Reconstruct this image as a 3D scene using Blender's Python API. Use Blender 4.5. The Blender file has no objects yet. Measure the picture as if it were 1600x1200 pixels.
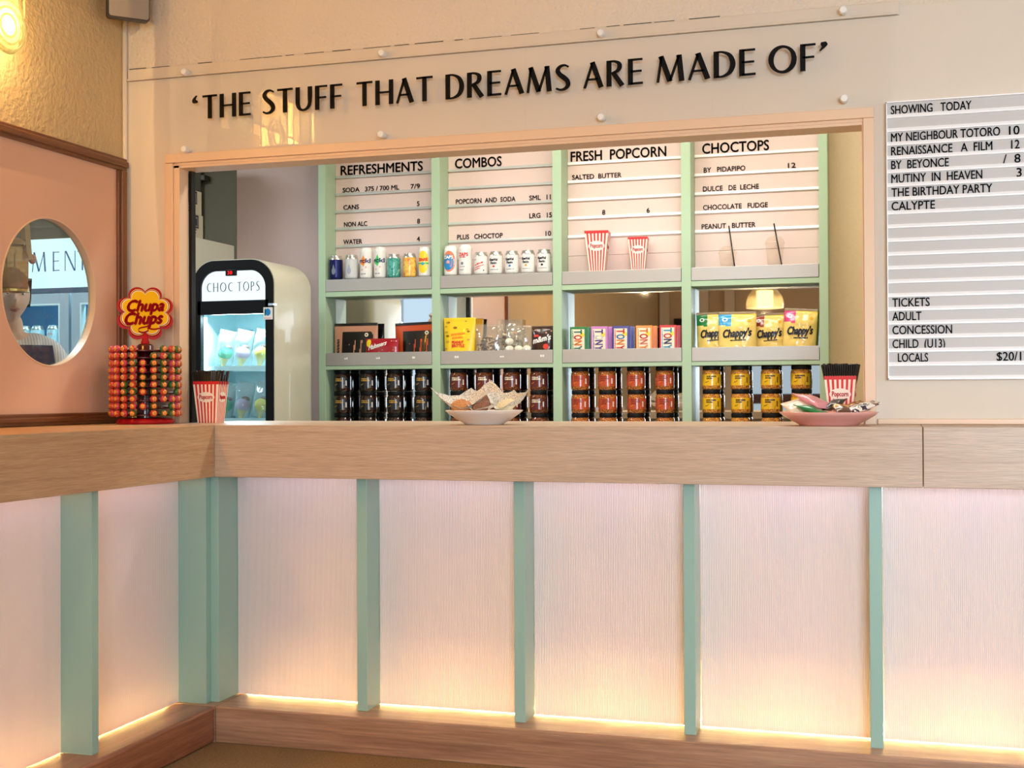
import bpy, bmesh, math, random
from mathutils import Vector, Matrix, noise
PI = math.pi
sc = bpy.context.scene
COL = sc.collection
random.seed(11)

def lin(c):
    return tuple(((x/255.0)/12.92 if x/255.0 <= 0.04045 else ((x/255.0+0.055)/1.055)**2.4) for x in c)

# ------------------------------------------------------------------ camera
cd = bpy.data.cameras.new('camera')
cam = bpy.data.objects.new('camera', cd)
COL.objects.link(cam)
yaw, pitch, roll = math.radians(16.705), math.radians(0.510), math.radians(-0.269)
fw = Vector((-math.sin(yaw)*math.cos(pitch), math.cos(yaw)*math.cos(pitch), math.sin(pitch)))
ri = Vector((math.cos(yaw), math.sin(yaw), 0))
up = ri.cross(fw)
r2 = ri*math.cos(roll) + up*math.sin(roll)
u2 = up*math.cos(roll) - ri*math.sin(roll)
mw = Matrix((r2, u2, -fw)).transposed().to_4x4()
mw.translation = (0, 0, 1.1983)
cam.matrix_world = mw
cd.sensor_width = 36.0
cd.lens = 1980.2/1600*36.0
cd.clip_start = 0.05
sc.camera = cam

# ------------------------------------------------------------------ world, lights, exposure
w = bpy.data.worlds.new('daylight_sky')
sc.world = w
w.use_nodes = True
w.node_tree.nodes['Background'].inputs[0].default_value = (0.74, 0.88, 1.0, 1)
w.node_tree.nodes['Background'].inputs[1].default_value = 0.6
sc.view_settings.view_transform = 'Standard'
sc.view_settings.look = 'None'
sc.view_settings.gamma = 1.0
sc.view_settings.exposure = 0.08
sc.cycles.use_denoising = True
sc.cycles.max_bounces = 10
sc.cycles.diffuse_bounces = 5
sc.cycles.glossy_bounces = 5
sc.cycles.transparent_max_bounces = 24
sc.cycles.sample_clamp_indirect = 6.0
sc.cycles.caustics_reflective = False
sc.cycles.caustics_refractive = False

def area(name, loc, target, sx, sy, power, color, spread=180):
    l = bpy.data.lights.new(name, 'AREA')
    l.shape = 'RECTANGLE'; l.size = sx; l.size_y = sy
    l.energy = power; l.color = color; l.spread = math.radians(spread)
    o = bpy.data.objects.new(name, l)
    o.location = loc
    o.rotation_euler = (Vector(target)-Vector(loc)).to_track_quat('-Z', 'Y').to_euler()
    COL.objects.link(o)
    return o
# daylight entering by the street windows in the right wall and behind the camera
area('window_daylight_side', (3.12, 1.5, 1.75), (0.2, 3.9, 0.9), 2.4, 1.9, 12, (0.86, 0.94, 1.0), 120)
area('window_daylight_street', (1.75, -3.88, 1.6), (1.25, 4, 0.9), 2.4, 1.9, 80, (0.76, 0.88, 1.0), 76)
# added lobby fill light without a fitting, and the booth's own ceiling lights
area('lobby_fill_light', (-0.6, -1.9, 3.12), (-0.6, -1.9, 0), 1.2, 1.2, 8, (1.0, 0.86, 0.70))
area('booth_ceiling_panel', (-1.10, 5.0, 2.86), (-1.10, 5.1, 0), 2.1, 0.25, 34, (1.0, 0.95, 0.86))
area('staff_ceiling_panel', (-4.1, 4.2, 2.86), (-4.0, 4.2, 0), 0.6, 0.6, 42, (0.84, 0.94, 1.0))
area('staff_window_daylight', (-4.5, 0.72, 1.75), (-4.5, 4, 1.6), 1.3, 0.9, 1.5, (0.50, 0.74, 1.0))

# ------------------------------------------------------------------ node materials
def nm(name):
    m = bpy.data.materials.new(name); m.use_nodes = True
    nt = m.node_tree
    return m, nt, nt.nodes['Principled BSDF']
def N(nt, t, **kw):
    n = nt.nodes.new(t)
    for k, v in kw.items():
        if k in n.inputs: n.inputs[k].default_value = v
        else: setattr(n, k, v)
    return n
def P(name, rgb, rough=0.5, metal=0.0, coat=0.0, spec=0.5, vary=0.0, vscale=6.0, bump=0.0, bscale=60.0, emit=None, estr=0.0, stretch=None, bdet=2.0):
    m, nt, b = nm(name)
    c = lin(rgb)
    b.inputs['Base Color'].default_value = (*c, 1)
    b.inputs['Roughness'].default_value = rough
    b.inputs['Metallic'].default_value = metal
    b.inputs['Coat Weight'].default_value = coat
    b.inputs['Coat Roughness'].default_value = 0.06
    b.inputs['Specular IOR Level'].default_value = spec
    if emit:
        b.inputs['Emission Color'].default_value = (*lin(emit), 1)
        b.inputs['Emission Strength'].default_value = estr
    if vary or bump:
        tc = N(nt, 'ShaderNodeTexCoord')
        src = tc.outputs['Object']
        if stretch:
            mp = N(nt, 'ShaderNodeMapping'); mp.inputs['Scale'].default_value = stretch
            nt.links.new(src, mp.inputs['Vector']); src = mp.outputs['Vector']
    if vary:
        n1 = N(nt, 'ShaderNodeTexNoise', Scale=vscale, Detail=5.0, Roughness=0.6)
        nt.links.new(src, n1.inputs['Vector'])
        mx = N(nt, 'ShaderNodeMix', data_type='RGBA')
        mx.inputs[6].default_value = (*[x*(1-vary) for x in c], 1)
        mx.inputs[7].default_value = (*[min(1, x*(1+vary)) for x in c], 1)
        nt.links.new(n1.outputs['Fac'], mx.inputs[0])
        nt.links.new(mx.outputs[2], b.inputs['Base Color'])
    if bump:
        n2 = N(nt, 'ShaderNodeTexNoise', Scale=bscale, Detail=bdet)
        nt.links.new(src, n2.inputs['Vector'])
        bp = N(nt, 'ShaderNodeBump', Strength=bump, Distance=0.01)
        nt.links.new(n2.outputs['Fac'], bp.inputs['Height'])
        nt.links.new(bp.outputs['Normal'], b.inputs['Normal'])
    return m
def wood(name, c1, c2, c3, scale, rough=0.4, coat=0.1, fine=1.0):
    """grain running along the axis with the small mapping scale"""
    m, nt, b = nm(name)
    tc = N(nt, 'ShaderNodeTexCoord')
    mp = N(nt, 'ShaderNodeMapping'); mp.inputs['Scale'].default_value = scale
    nt.links.new(tc.outputs['Object'], mp.inputs['Vector'])
    n1 = N(nt, 'ShaderNodeTexNoise', Scale=1.0, Detail=8.0, Roughness=0.62, Distortion=0.25)
    nt.links.new(mp.outputs['Vector'], n1.inputs['Vector'])
    r = N(nt, 'ShaderNodeValToRGB')
    r.color_ramp.elements[0].position = 0.28; r.color_ramp.elements[0].color = (*lin(c1), 1)
    r.color_ramp.elements[1].position = 0.72; r.color_ramp.elements[1].color = (*lin(c3), 1)
    e = r.color_ramp.elements.new(0.5); e.color = (*lin(c2), 1)
    nt.links.new(n1.outputs['Fac'], r.inputs['Fac'])
    mp2 = N(nt, 'ShaderNodeMapping'); mp2.inputs['Scale'].default_value = tuple(s*7*fine for s in scale)
    nt.links.new(tc.outputs['Object'], mp2.inputs['Vector'])
    n2 = N(nt, 'ShaderNodeTexNoise', Scale=1.0, Detail=3.0)
    nt.links.new(mp2.outputs['Vector'], n2.inputs['Vector'])
    mr = N(nt, 'ShaderNodeMapRange'); mr.inputs['From Min'].default_value = 0.35; mr.inputs['From Max'].default_value = 0.65
    mr.inputs['To Min'].default_value = 0.80; mr.inputs['To Max'].default_value = 1.06
    nt.links.new(n2.outputs['Fac'], mr.inputs['Value'])
    mx = N(nt, 'ShaderNodeMix', data_type='RGBA', blend_type='MULTIPLY'); mx.inputs[0].default_value = 1.0
    nt.links.new(r.outputs['Color'], mx.inputs[6]); nt.links.new(mr.outputs['Result'], mx.inputs[7])
    nt.links.new(mx.outputs[2], b.inputs['Base Color'])
    b.inputs['Roughness'].default_value = rough
    b.inputs['Coat Weight'].default_value = coat; b.inputs['Coat Roughness'].default_value = 0.25
    bp = N(nt, 'ShaderNodeBump', Strength=0.12, Distance=0.004)
    nt.links.new(n2.outputs['Fac'], bp.inputs['Height']); nt.links.new(bp.outputs['Normal'], b.inputs['Normal'])
    return m
def clear(name, tint=(255, 255, 255), rough=0.02, refl=1.0, haze=0.0):
    m = bpy.data.materials.new(name); m.use_nodes = True
    nt = m.node_tree; nt.nodes.clear()
    out = N(nt, 'ShaderNodeOutputMaterial')
    tr = N(nt, 'ShaderNodeBsdfTransparent'); tr.inputs['Color'].default_value = (*lin(tint), 1)
    gl = N(nt, 'ShaderNodeBsdfGlossy', Roughness=rough)
    fr = N(nt, 'ShaderNodeFresnel', IOR=1.48)
    mu = N(nt, 'ShaderNodeMath', operation='MULTIPLY'); mu.inputs[1].default_value = refl
    geo = N(nt, 'ShaderNodeNewGeometry')            # only the outer face of a pane mirrors
    fb = N(nt, 'ShaderNodeMath', operation='SUBTRACT'); fb.inputs[0].default_value = 1.0
    nt.links.new(geo.outputs['Backfacing'], fb.inputs[1])
    m0 = N(nt, 'ShaderNodeMath', operation='MULTIPLY')
    nt.links.new(fr.outputs[0], m0.inputs[0]); nt.links.new(fb.outputs[0], m0.inputs[1])
    nt.links.new(m0.outputs[0], mu.inputs[0])
    mx = N(nt, 'ShaderNodeMixShader')
    nt.links.new(mu.outputs[0], mx.inputs[0]); nt.links.new(tr.outputs[0], mx.inputs[1]); nt.links.new(gl.outputs[0], mx.inputs[2])
    last = mx
    if haze:
        df = N(nt, 'ShaderNodeBsdfDiffuse'); df.inputs['Color'].default_value = (*lin(tint), 1)
        m2 = N(nt, 'ShaderNodeMixShader'); m2.inputs[0].default_value = haze
        nt.links.new(mx.outputs[0], m2.inputs[1]); nt.links.new(df.outputs[0], m2.inputs[2]); last = m2
    nt.links.new(last.outputs[0], out.inputs['Surface'])
    return m
def emitter(name, rgb, strength):
    m = bpy.data.materials.new(name); m.use_nodes = True
    nt = m.node_tree; nt.nodes.clear()
    out = N(nt, 'ShaderNodeOutputMaterial'); e = N(nt, 'ShaderNodeEmission', Strength=strength)
    e.inputs['Color'].default_value = (*lin(rgb), 1)
    nt.links.new(e.outputs[0], out.inputs['Surface'])
    return m
def translucent(name, rgb, t=0.6, gloss=0.12, rough=0.2, clear_mix=0.0):
    m = bpy.data.materials.new(name); m.use_nodes = True
    nt = m.node_tree; nt.nodes.clear()
    out = N(nt, 'ShaderNodeOutputMaterial')
    d = N(nt, 'ShaderNodeBsdfDiffuse'); d.inputs['Color'].default_value = (*lin(rgb), 1)
    tl = N(nt, 'ShaderNodeBsdfTranslucent'); tl.inputs['Color'].default_value = (*lin(rgb), 1)
    m1 = N(nt, 'ShaderNodeMixShader'); m1.inputs[0].default_value = t
    nt.links.new(d.outputs[0], m1.inputs[1]); nt.links.new(tl.outputs[0], m1.inputs[2])
    g = N(nt, 'ShaderNodeBsdfGlossy', Roughness=rough)
    m2 = N(nt, 'ShaderNodeMixShader'); m2.inputs[0].default_value = gloss
    nt.links.new(m1.outputs[0], m2.inputs[1]); nt.links.new(g.outputs[0], m2.inputs[2])
    last = m2
    if clear_mix:
        tr = N(nt, 'ShaderNodeBsdfTransparent')
        m3 = N(nt, 'ShaderNodeMixShader'); m3.inputs[0].default_value = clear_mix
        nt.links.new(m2.outputs[0], m3.inputs[1]); nt.links.new(tr.outputs[0], m3.inputs[2]); last = m3
    nt.links.new(last.outputs[0], out.inputs['Surface'])
    return m
def blotch(name, cols, scale=30.0, rough=0.35, coat=0.4, seed=0.0):
    """a printed wrapper of several colours in irregular patches"""
    m, nt, b = nm(name)
    tc = N(nt, 'ShaderNodeTexCoord')
    n1 = N(nt, 'ShaderNodeTexNoise', noise_dimensions='4D', Scale=scale, Detail=2.0); n1.inputs['W'].default_value = seed
    nt.links.new(tc.outputs['Object'], n1.inputs['Vector'])
    r = N(nt, 'ShaderNodeValToRGB'); r.color_ramp.interpolation = 'CONSTANT'
    n = len(cols)
    for i, c in enumerate(cols):
        p = 0.0 if i == 0 else 0.36 + 0.28*(i-1)/max(1, n-2)
        e = r.color_ramp.elements[i] if i < 2 else r.color_ramp.elements.new(p)
        e.position = p; e.color = (*lin(c), 1)
    nt.links.new(n1.outputs['Fac'], r.inputs['Fac']); nt.links.new(r.outputs['Color'], b.inputs['Base Color'])
    b.inputs['Roughness'].default_value = rough; b.inputs['Coat Weight'].default_value = coat
    return m

M = {}
M['wall_smooth'] = P('cream_board_paint', (220, 208, 190), 0.62, vary=0.03, vscale=3, bump=0.05, bscale=40)
M['wall_emboss'] = P('embossed_cream_wallpaper', (220, 206, 186), 0.6, vary=0.03, vscale=3, bump=0.55, bscale=75)
M['wall_left'] = P('rough_cream_plaster', (208, 182, 136), 0.7, vary=0.06, vscale=4, bump=0.5, bscale=55)
M['wall_lobby'] = P('tan_lobby_plaster', (205, 180, 150), 0.75, vary=0.05, vscale=3)
M['casing'] = P('peach_gloss_paint', (231, 198, 164), 0.38, vary=0.03, vscale=5)
M['trim'] = P('cream_gloss_paint', (219, 206, 187), 0.45)
M['pink_panel'] = P('pink_laminate', (229, 184, 156), 0.42, spec=0.3)
M['lilac'] = P('lilac_paint', (203, 180, 174), 0.6, vary=0.03)
M['booth_wall'] = P('buff_sponged_paint', (236, 216, 180), 0.7, vary=0.06, vscale=60)
M['dark_wall'] = P('alcove_grey_wall', (146, 136, 112), 0.8, vary=0.12, vscale=12)  # olive-grey alcove wall, tone slightly uneven
M['blue_wall'] = P('pale_blue_wall', (150, 178, 190), 0.7)
M['ceiling'] = P('off_white_ceiling_paint', (226, 214, 200), 0.8)
M['carpet'] = P('brown_flecked_carpet', (158, 128, 88), 0.95, vary=0.85, vscale=150, bump=0.8, bscale=300)
M['booth_floor'] = P('grey_vinyl', (120, 116, 110), 0.6)
M['oak_x'] = wood('oak_along_counter', (194, 165, 138), (204, 177, 151), (211, 187, 163), (2.2, 80, 80), 0.42)  # cool daylight put into the colour: less orange than the return's oak
M['oak_y'] = wood('oak_along_return', (190, 148, 108), (203, 162, 120), (211, 173, 133), (80, 2.2, 80), 0.42)
M['jarrah_x'] = wood('red_timber_along_counter', (146, 102, 78), (176, 132, 102), (198, 158, 128), (1.2, 26, 26), 0.34, 0.2)
M['jarrah_y'] = wood('red_timber_along_return', (122, 72, 48), (156, 98, 68), (182, 124, 90), (26, 1.2, 26), 0.34, 0.2)
M['walnut_y'] = wood('dark_red_moulding', (90, 52, 28), (118, 70, 38), (140, 90, 52), (30, 1.4, 30), 0.35, 0.25)
M['walnut_z'] = wood('dark_red_upright', (90, 52, 28), (118, 70, 38), (140, 90, 52), (30, 30, 1.4), 0.35, 0.25)
M['mint'] = P('mint_post_paint', (160, 196, 182), 0.27, coat=0.25)
M['sage'] = P('sage_shelf_paint', (172, 199, 166), 0.45, vary=0.03, vscale=8)
M['steel'] = P('brushed_aluminium', (188, 186, 182), 0.42, 0.55, vary=0.05, vscale=30, stretch=(1, 20, 20))
M['chrome'] = P('chrome', (225, 228, 230), 0.12, 1.0)
M['mirror'] = P('mirror_glass', (236, 238, 236), 0.015, 1.0)
M['ribbed'] = translucent('fluted_polycarbonate', (253, 246, 246), 0.30, 0.11, 0.09)
M['pink_back'] = P('pink_back_board', (248, 232, 236), 0.8)
M['fill_top'] = emitter('added_fill_strip', (240, 236, 250), 20)  # unseen strip added to brighten the upper panels
M['led'] = emitter('warm_led_strip', (255, 218, 132), 440)
M['acrylic'] = clear('clear_acrylic', (255, 255, 255), 0.015, 0.9)
M['black_gloss'] = P('black_acrylic', (9, 9, 10), 0.55, spec=0.12)
M['black'] = P('black_plastic', (11, 11, 12), 0.5, spec=0.22)
M['ink'] = P('black_ink', (16, 15, 15), 0.5)
M['white'] = P('white_gloss', (240, 238, 232), 0.35)
M['cream'] = P('cream_enamel', (214, 212, 190), 0.38, coat=0.15)
M['menu'] = P('menu_pink_board', (228, 204, 193), 0.5)
M['board'] = P('letter_board_grey', (200, 195, 190), 0.5)
M['rail_white'] = P('white_letter_rail', (250, 251, 251), 0.32)
M['rail_grey'] = P('aluminium_letter_rail', (206, 210, 206), 0.35, 0.35)
M['red'] = P('red_plastic', (176, 16, 24), 0.5, spec=0.25)
M['dark_red'] = P('dark_red_clear_plastic', (74, 10, 14), 0.2, coat=0.4)
M['yellow'] = P('yellow_print', (240, 186, 8), 0.65, spec=0.15)
M['redprint'] = P('red_print', (212, 40, 38), 0.4)
M['cream_print'] = P('cream_card', (246, 232, 212), 0.45)
M['glass'] = clear('clear_glass', (244, 250, 250), 0.01, 1.0)
M['lightbox'] = emitter('cool_lightbox', (226, 244, 250), 1.2)
M['fridge_in'] = P('fridge_liner', (214, 236, 240), 0.35)
M['fridge_led'] = emitter('fridge_led', (190, 236, 250), 8)
M['skin'] = P('skin', (226, 178, 156), 0.5)

# ------------------------------------------------------------------ mesh helpers
class MB:
    def __init__(s):
        s.v = []; s.f = []; s.m = []; s.sm = []
    def add(s, verts, faces, mi=0, smooth=False):
        o = len(s.v); s.v += [tuple(v) for v in verts]
        for f in faces:
            s.f.append(tuple(i+o for i in f)); s.m.append(mi); s.sm.append(smooth)
        return s
    def box(s, x0, x1, y0, y1, z0, z1, mi=0, bev=0.0, seg=2):
        if bev <= 0:
            v = [(x, y, z) for x in (x0, x1) for y in (y0, y1) for z in (z0, z1)]
            return s.add(v, [(0, 1, 3, 2), (4, 6, 7, 5), (0, 4, 5, 1), (2, 3, 7, 6), (0, 2, 6, 4), (1, 5, 7, 3)], mi)
        bm = bmesh.new(); bmesh.ops.create_cube(bm, size=1)
        for v in bm.verts:
            v.co = ((x0+x1)/2+v.co.x*(x1-x0), (y0+y1)/2+v.co.y*(y1-y0), (z0+z1)/2+v.co.z*(z1-z0))
        bmesh.ops.bevel(bm, geom=bm.edges[:], offset=bev, segments=seg, affect='EDGES', profile=0.5)
        return s.bm(bm, mi, False)
    def bm(s, bm, mi=0, smooth=True):
        bm.verts.index_update()
        s.add([v.co[:] for v in bm.verts], [tuple(v.index for v in f.verts) for f in bm.faces], mi, smooth)
        bm.free(); return s
    def lathe(s, prof, c=(0, 0, 0), n=24, mi=0, smooth=True, a0=0.0, a1=2*PI):
        full = abs(a1-a0-2*PI) < 1e-6
        cols = n if full else n+1
        V = []
        for (r, z) in prof:
            for k in range(cols):
                a = a0+(a1-a0)*k/n
                V.append((c[0]+r*math.cos(a), c[1]+r*math.sin(a), c[2]+z))
        F = []
        for i in range(len(prof)-1):
            for k in range(n):
                k2 = (k+1) % cols
                F.append((i*cols+k, i*cols+k2, (i+1)*cols+k2, (i+1)*cols+k))
        return s.add(V, F, mi, smooth)
    def disc(s, c, r, n=24, mi=0, up=True):
        V = [(c[0]+r*math.cos(2*PI*k/n), c[1]+r*math.sin(2*PI*k/n), c[2]) for k in range(n)]
        return s.add(V, [tuple(range(n)) if up else tuple(reversed(range(n)))], mi)
    def tube(s, pts, r, n=8, mi=0, closed=False, caps=True):
        pts = [Vector(p) for p in pts]; L = len(pts); V = []; F = []
        rr = r if isinstance(r, (list, tuple)) else [r]*L
        prev = None
        for i, p in enumerate(pts):
            a = pts[(i-1) % L] if (i > 0 or closed) else p
            b = pts[(i+1) % L] if (i < L-1 or closed) else p
            t = (b-a).normalized()
            if prev is None:
                q = Vector((0, 0, 1)) if abs(t.z) < 0.9 else Vector((1, 0, 0))
            else: q = prev
            u = (q - t*q.dot(t)).normalized(); prev = u; w_ = t.cross(u)
            for k in range(n):
                an = 2*PI*k/n
                V.append(p+(u*math.cos(an)+w_*math.sin(an))*rr[i])
        for i in range(L if closed else L-1):
            j = (i+1) % L
            for k in range(n):
                F.append((i*n+k, i*n+(k+1) % n, j*n+(k+1) % n, j*n+k))
        if caps and not closed:
            F.append(tuple(reversed(range(n)))); F.append(tuple((L-1)*n+k for k in range(n)))
        return s.add(V, F, mi, True)
    def sphere(s, c, rx, ry=None, rz=None, n=12, m=8, mi=0):
        ry = ry or rx; rz = rz or rx
        V = []; F = []
        for i in range(m+1):
            t = PI*i/m
            for k in range(n):
                a = 2*PI*k/n
                V.append((c[0]+rx*math.sin(t)*math.cos(a), c[1]+ry*math.sin(t)*math.sin(a), c[2]+rz*math.cos(t)))
        for i in range(m):
            for k in range(n):
                F.append((i*n+k, (i+1)*n+k, (i+1)*n+(k+1) % n, i*n+(k+1) % n))
        return s.add(V, F, mi, True)
    def prism(s, poly, fn, w0, w1, mi=0, mi_side=None, smooth=False):
        """poly: 2-D outline; fn(u, v, w) gives the point"""
        n = len(poly)
        V = [fn(u, v, w0) for u, v in poly]+[fn(u, v, w1) for u, v in poly]
        s.add(V, [tuple(reversed(range(n))), tuple(range(n, 2*n))], mi)
        s.add(V, [(i, (i+1) % n, n+(i+1) % n, n+i) for i in range(n)], mi if mi_side is None else mi_side, smooth)
        return s
    def ring(s, outer, inner, fn, w0, w1, mi=0):
        """outline with a hole; both outlines have the same number of points"""
        n = len(outer)
        V = [fn(u, v, w0) for u, v in outer]+[fn(u, v, w0) for u, v in inner]+[fn(u, v, w1) for u, v in outer]+[fn(u, v, w1) for u, v in inner]
        F = []
        for i in range(n):
            j = (i+1) % n
            F += [(i, n+i, n+j, j), (2*n+i, 2*n+j, 3*n+j, 3*n+i), (i, j, 2*n+j, 2*n+i), (n+i, 3*n+i, 3*n+j, n+j)]
        return s.add(V, F, mi)
    def xf(s, fn, start=0):
        for i in range(start, len(s.v)): s.v[i] = tuple(fn(Vector(s.v[i])))
        return s
    def shift(s, d):
        d = Vector(d); s.v = [tuple(Vector(p)+d) for p in s.v]; return s

BASE = {}
def wpos(o):
    return Vector(BASE.get(o.name, (0, 0, 0)))
def build(name, mb, mats):
    me = bpy.data.meshes.new(name)
    me.from_pydata(mb.v, [], mb.f)
    mats = mats if isinstance(mats, (list, tuple)) else [mats]
    for m in mats: me.materials.append(M[m] if isinstance(m, str) else m)
    me.polygons.foreach_set('material_index', mb.m)
    me.polygons.foreach_set('use_smooth', mb.sm)
    me.validate(); me.update()
    bm = bmesh.new(); bm.from_mesh(me)
    bmesh.ops.remove_doubles(bm, verts=bm.verts[:], dist=1e-6)
    bmesh.ops.recalc_face_normals(bm, faces=bm.faces[:])
    bm.to_mesh(me); bm.free()
    o = bpy.data.objects.new(name, me); COL.objects.link(o)
    return o
def autosmooth(o, deg=40):
    me = o.data
    for p in me.polygons: p.use_smooth = True
    bm = bmesh.new(); bm.from_mesh(me)
    for e in bm.edges:
        if len(e.link_faces) == 2 and e.calc_face_angle(0) > math.radians(deg): e.smooth = False
    bm.to_mesh(me); bm.free()
    return o
def tag(o, label, cat, group=None, kind=None):
    if label: o['label'] = label
    if cat: o['category'] = cat
    if group: o['group'] = group
    if kind: o['kind'] = kind
    return o
def thing(name, label, cat, loc=(0, 0, 0), rz=0.0, group=None):
    o = bpy.data.objects.new(name, None); COL.objects.link(o)
    o.empty_display_size = 0.05
    o.location = loc; o.rotation_euler = (0, 0, rz); BASE[o.name] = tuple(loc)
    return tag(o, label, cat, group)
def part(name, mb, mats, parent, local=False, label=None):
    """a part of a thing; world-space vertices unless local"""
    if not local: mb.shift(-wpos(parent))
    o = build(name, mb, mats); o.parent = parent
    BASE[o.name] = tuple(wpos(parent))
    if label: o['label'] = label
    return o
def single(name, mb, mats, label, cat, loc=(0, 0, 0), group=None, rz=0.0, local=False):
    if not local: mb.shift(-Vector(loc))
    o = build(name, mb, mats); o.location = loc; o.rotation_euler = (0, 0, rz)
    return tag(o, label, cat, group)
def struct(name, mb, mats):
    o = build(name, mb, mats); o['kind'] = 'structure'; return o
def dup(root, loc, label=None, rz=None, group=None):
    c = root.copy(); COL.objects.link(c); c.location = loc
    if rz is not None: c.rotation_euler = (0, 0, rz)
    if label: c['label'] = label
    if group: c['group'] = group
    for ch in list(root.children):
        d = ch.copy(); COL.objects.link(d); d.parent = c
        for g in list(ch.children):
            e = g.copy(); COL.objects.link(e); e.parent = d
    return c
ORD = ['zeroth', 'first', 'second', 'third', 'fourth', 'fifth', 'sixth', 'seventh', 'eighth', 'ninth', 'tenth', 'eleventh', 'twelfth']

# text as flat-faced solid letters; fn maps (right, up, out) to a point
_fc = bpy.data.curves.new('lettering_source', 'FONT')
_fo = bpy.data.objects.new('lettering_source', _fc); COL.objects.link(_fo)
_cap = None
def text_mesh(s, shear=0.0, bold=0.0, spacing=1.0, res=3, depth=0.0):
    _fc.body = s; _fc.shear = shear; _fc.offset = bold; _fc.space_character = spacing
    _fc.resolution_u = res; _fc.extrude = depth; _fc.size = 1.0
    bpy.context.view_layer.update()
    ev = _fo.evaluated_get(bpy.context.evaluated_depsgraph_get())
    me = ev.to_mesh()
    V = [v.co.copy() for v in me.vertices]; F = [tuple(p.vertices) for p in me.polygons]
    ev.to_mesh_clear()
    return V, F
_V, _F = text_mesh('H'); CAP = max(v.y for v in _V)-min(v.y for v in _V)
def text(mb, s, x, z, y=None, cap=0.03, width=None, fn=None, mi=0, depth=0.0008, align='L', shear=0.0, heavy=0.0, bold=0.0, spacing=1.0, slope=0.0):
    V, F = text_mesh(s, shear, bold, spacing, 3, 0.01)
    if not V: return
    sy = cap/CAP; a = min(v.x for v in V); b = max(v.x for v in V)
    sx = (width/(b-a)) if width else sy
    W = (b-a)*sx
    x0 = x - (0 if align == 'L' else W/2 if align == 'C' else W)
    offs = [(0, 0)] if not heavy else [(-heavy, 0), (heavy, 0), (0, heavy), (0, -heavy)]
    for dx, dz in offs: _put(mb, V, F, lambda v: (x0+(v.x-a)*sx+dx, v.y*sy+dz), x0, z, y, fn, mi, depth+(abs(dx)+dz)*.02, slope)
    return W
def _put(mb, V, F, uv, x0, z, y, fn, mi, depth, slope):
    out = []
    for v in V:
        u, t = uv(v); t = z+t+slope*(u-x0)
        o = depth if v.z > 0 else 0.0
        out.append(fn(u, t, o) if fn else (u, y-o, t))
    mb.add(out, F, mi)

def words(mb, gap):
    """the pieces of a line of lettering: one mesh per word"""
    par = list(range(len(mb.v)))
    def find(i):
        while par[i] != i: par[i] = par[par[i]]; i = par[i]
        return i
    for f in mb.f:
        for k in f[1:]: par[find(k)] = find(f[0])
    isl = {}
    for fi, f in enumerate(mb.f): isl.setdefault(find(f[0]), []).append(fi)
    rng = []
    for fs_ in isl.values():
        xs = [mb.v[i][0] for fi in fs_ for i in mb.f[fi]]; rng.append((min(xs), max(xs), fs_))
    rng.sort(key=lambda r_: r_[0]); groups = []; end = None
    for lo, hi, fs_ in rng:
        if end is None or lo-end > gap: groups.append([]); end = hi
        groups[-1] += fs_; end = max(end, hi)
    out = []
    for g in groups:
        m2 = MB(); idx = {}
        for fi in g:
            for i in mb.f[fi]:
                if i not in idx: idx[i] = len(m2.v); m2.v.append(mb.v[i])
            m2.f.append(tuple(idx[i] for i in mb.f[fi])); m2.m.append(mb.m[fi]); m2.sm.append(False)
        out.append(m2)
    return out

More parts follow.
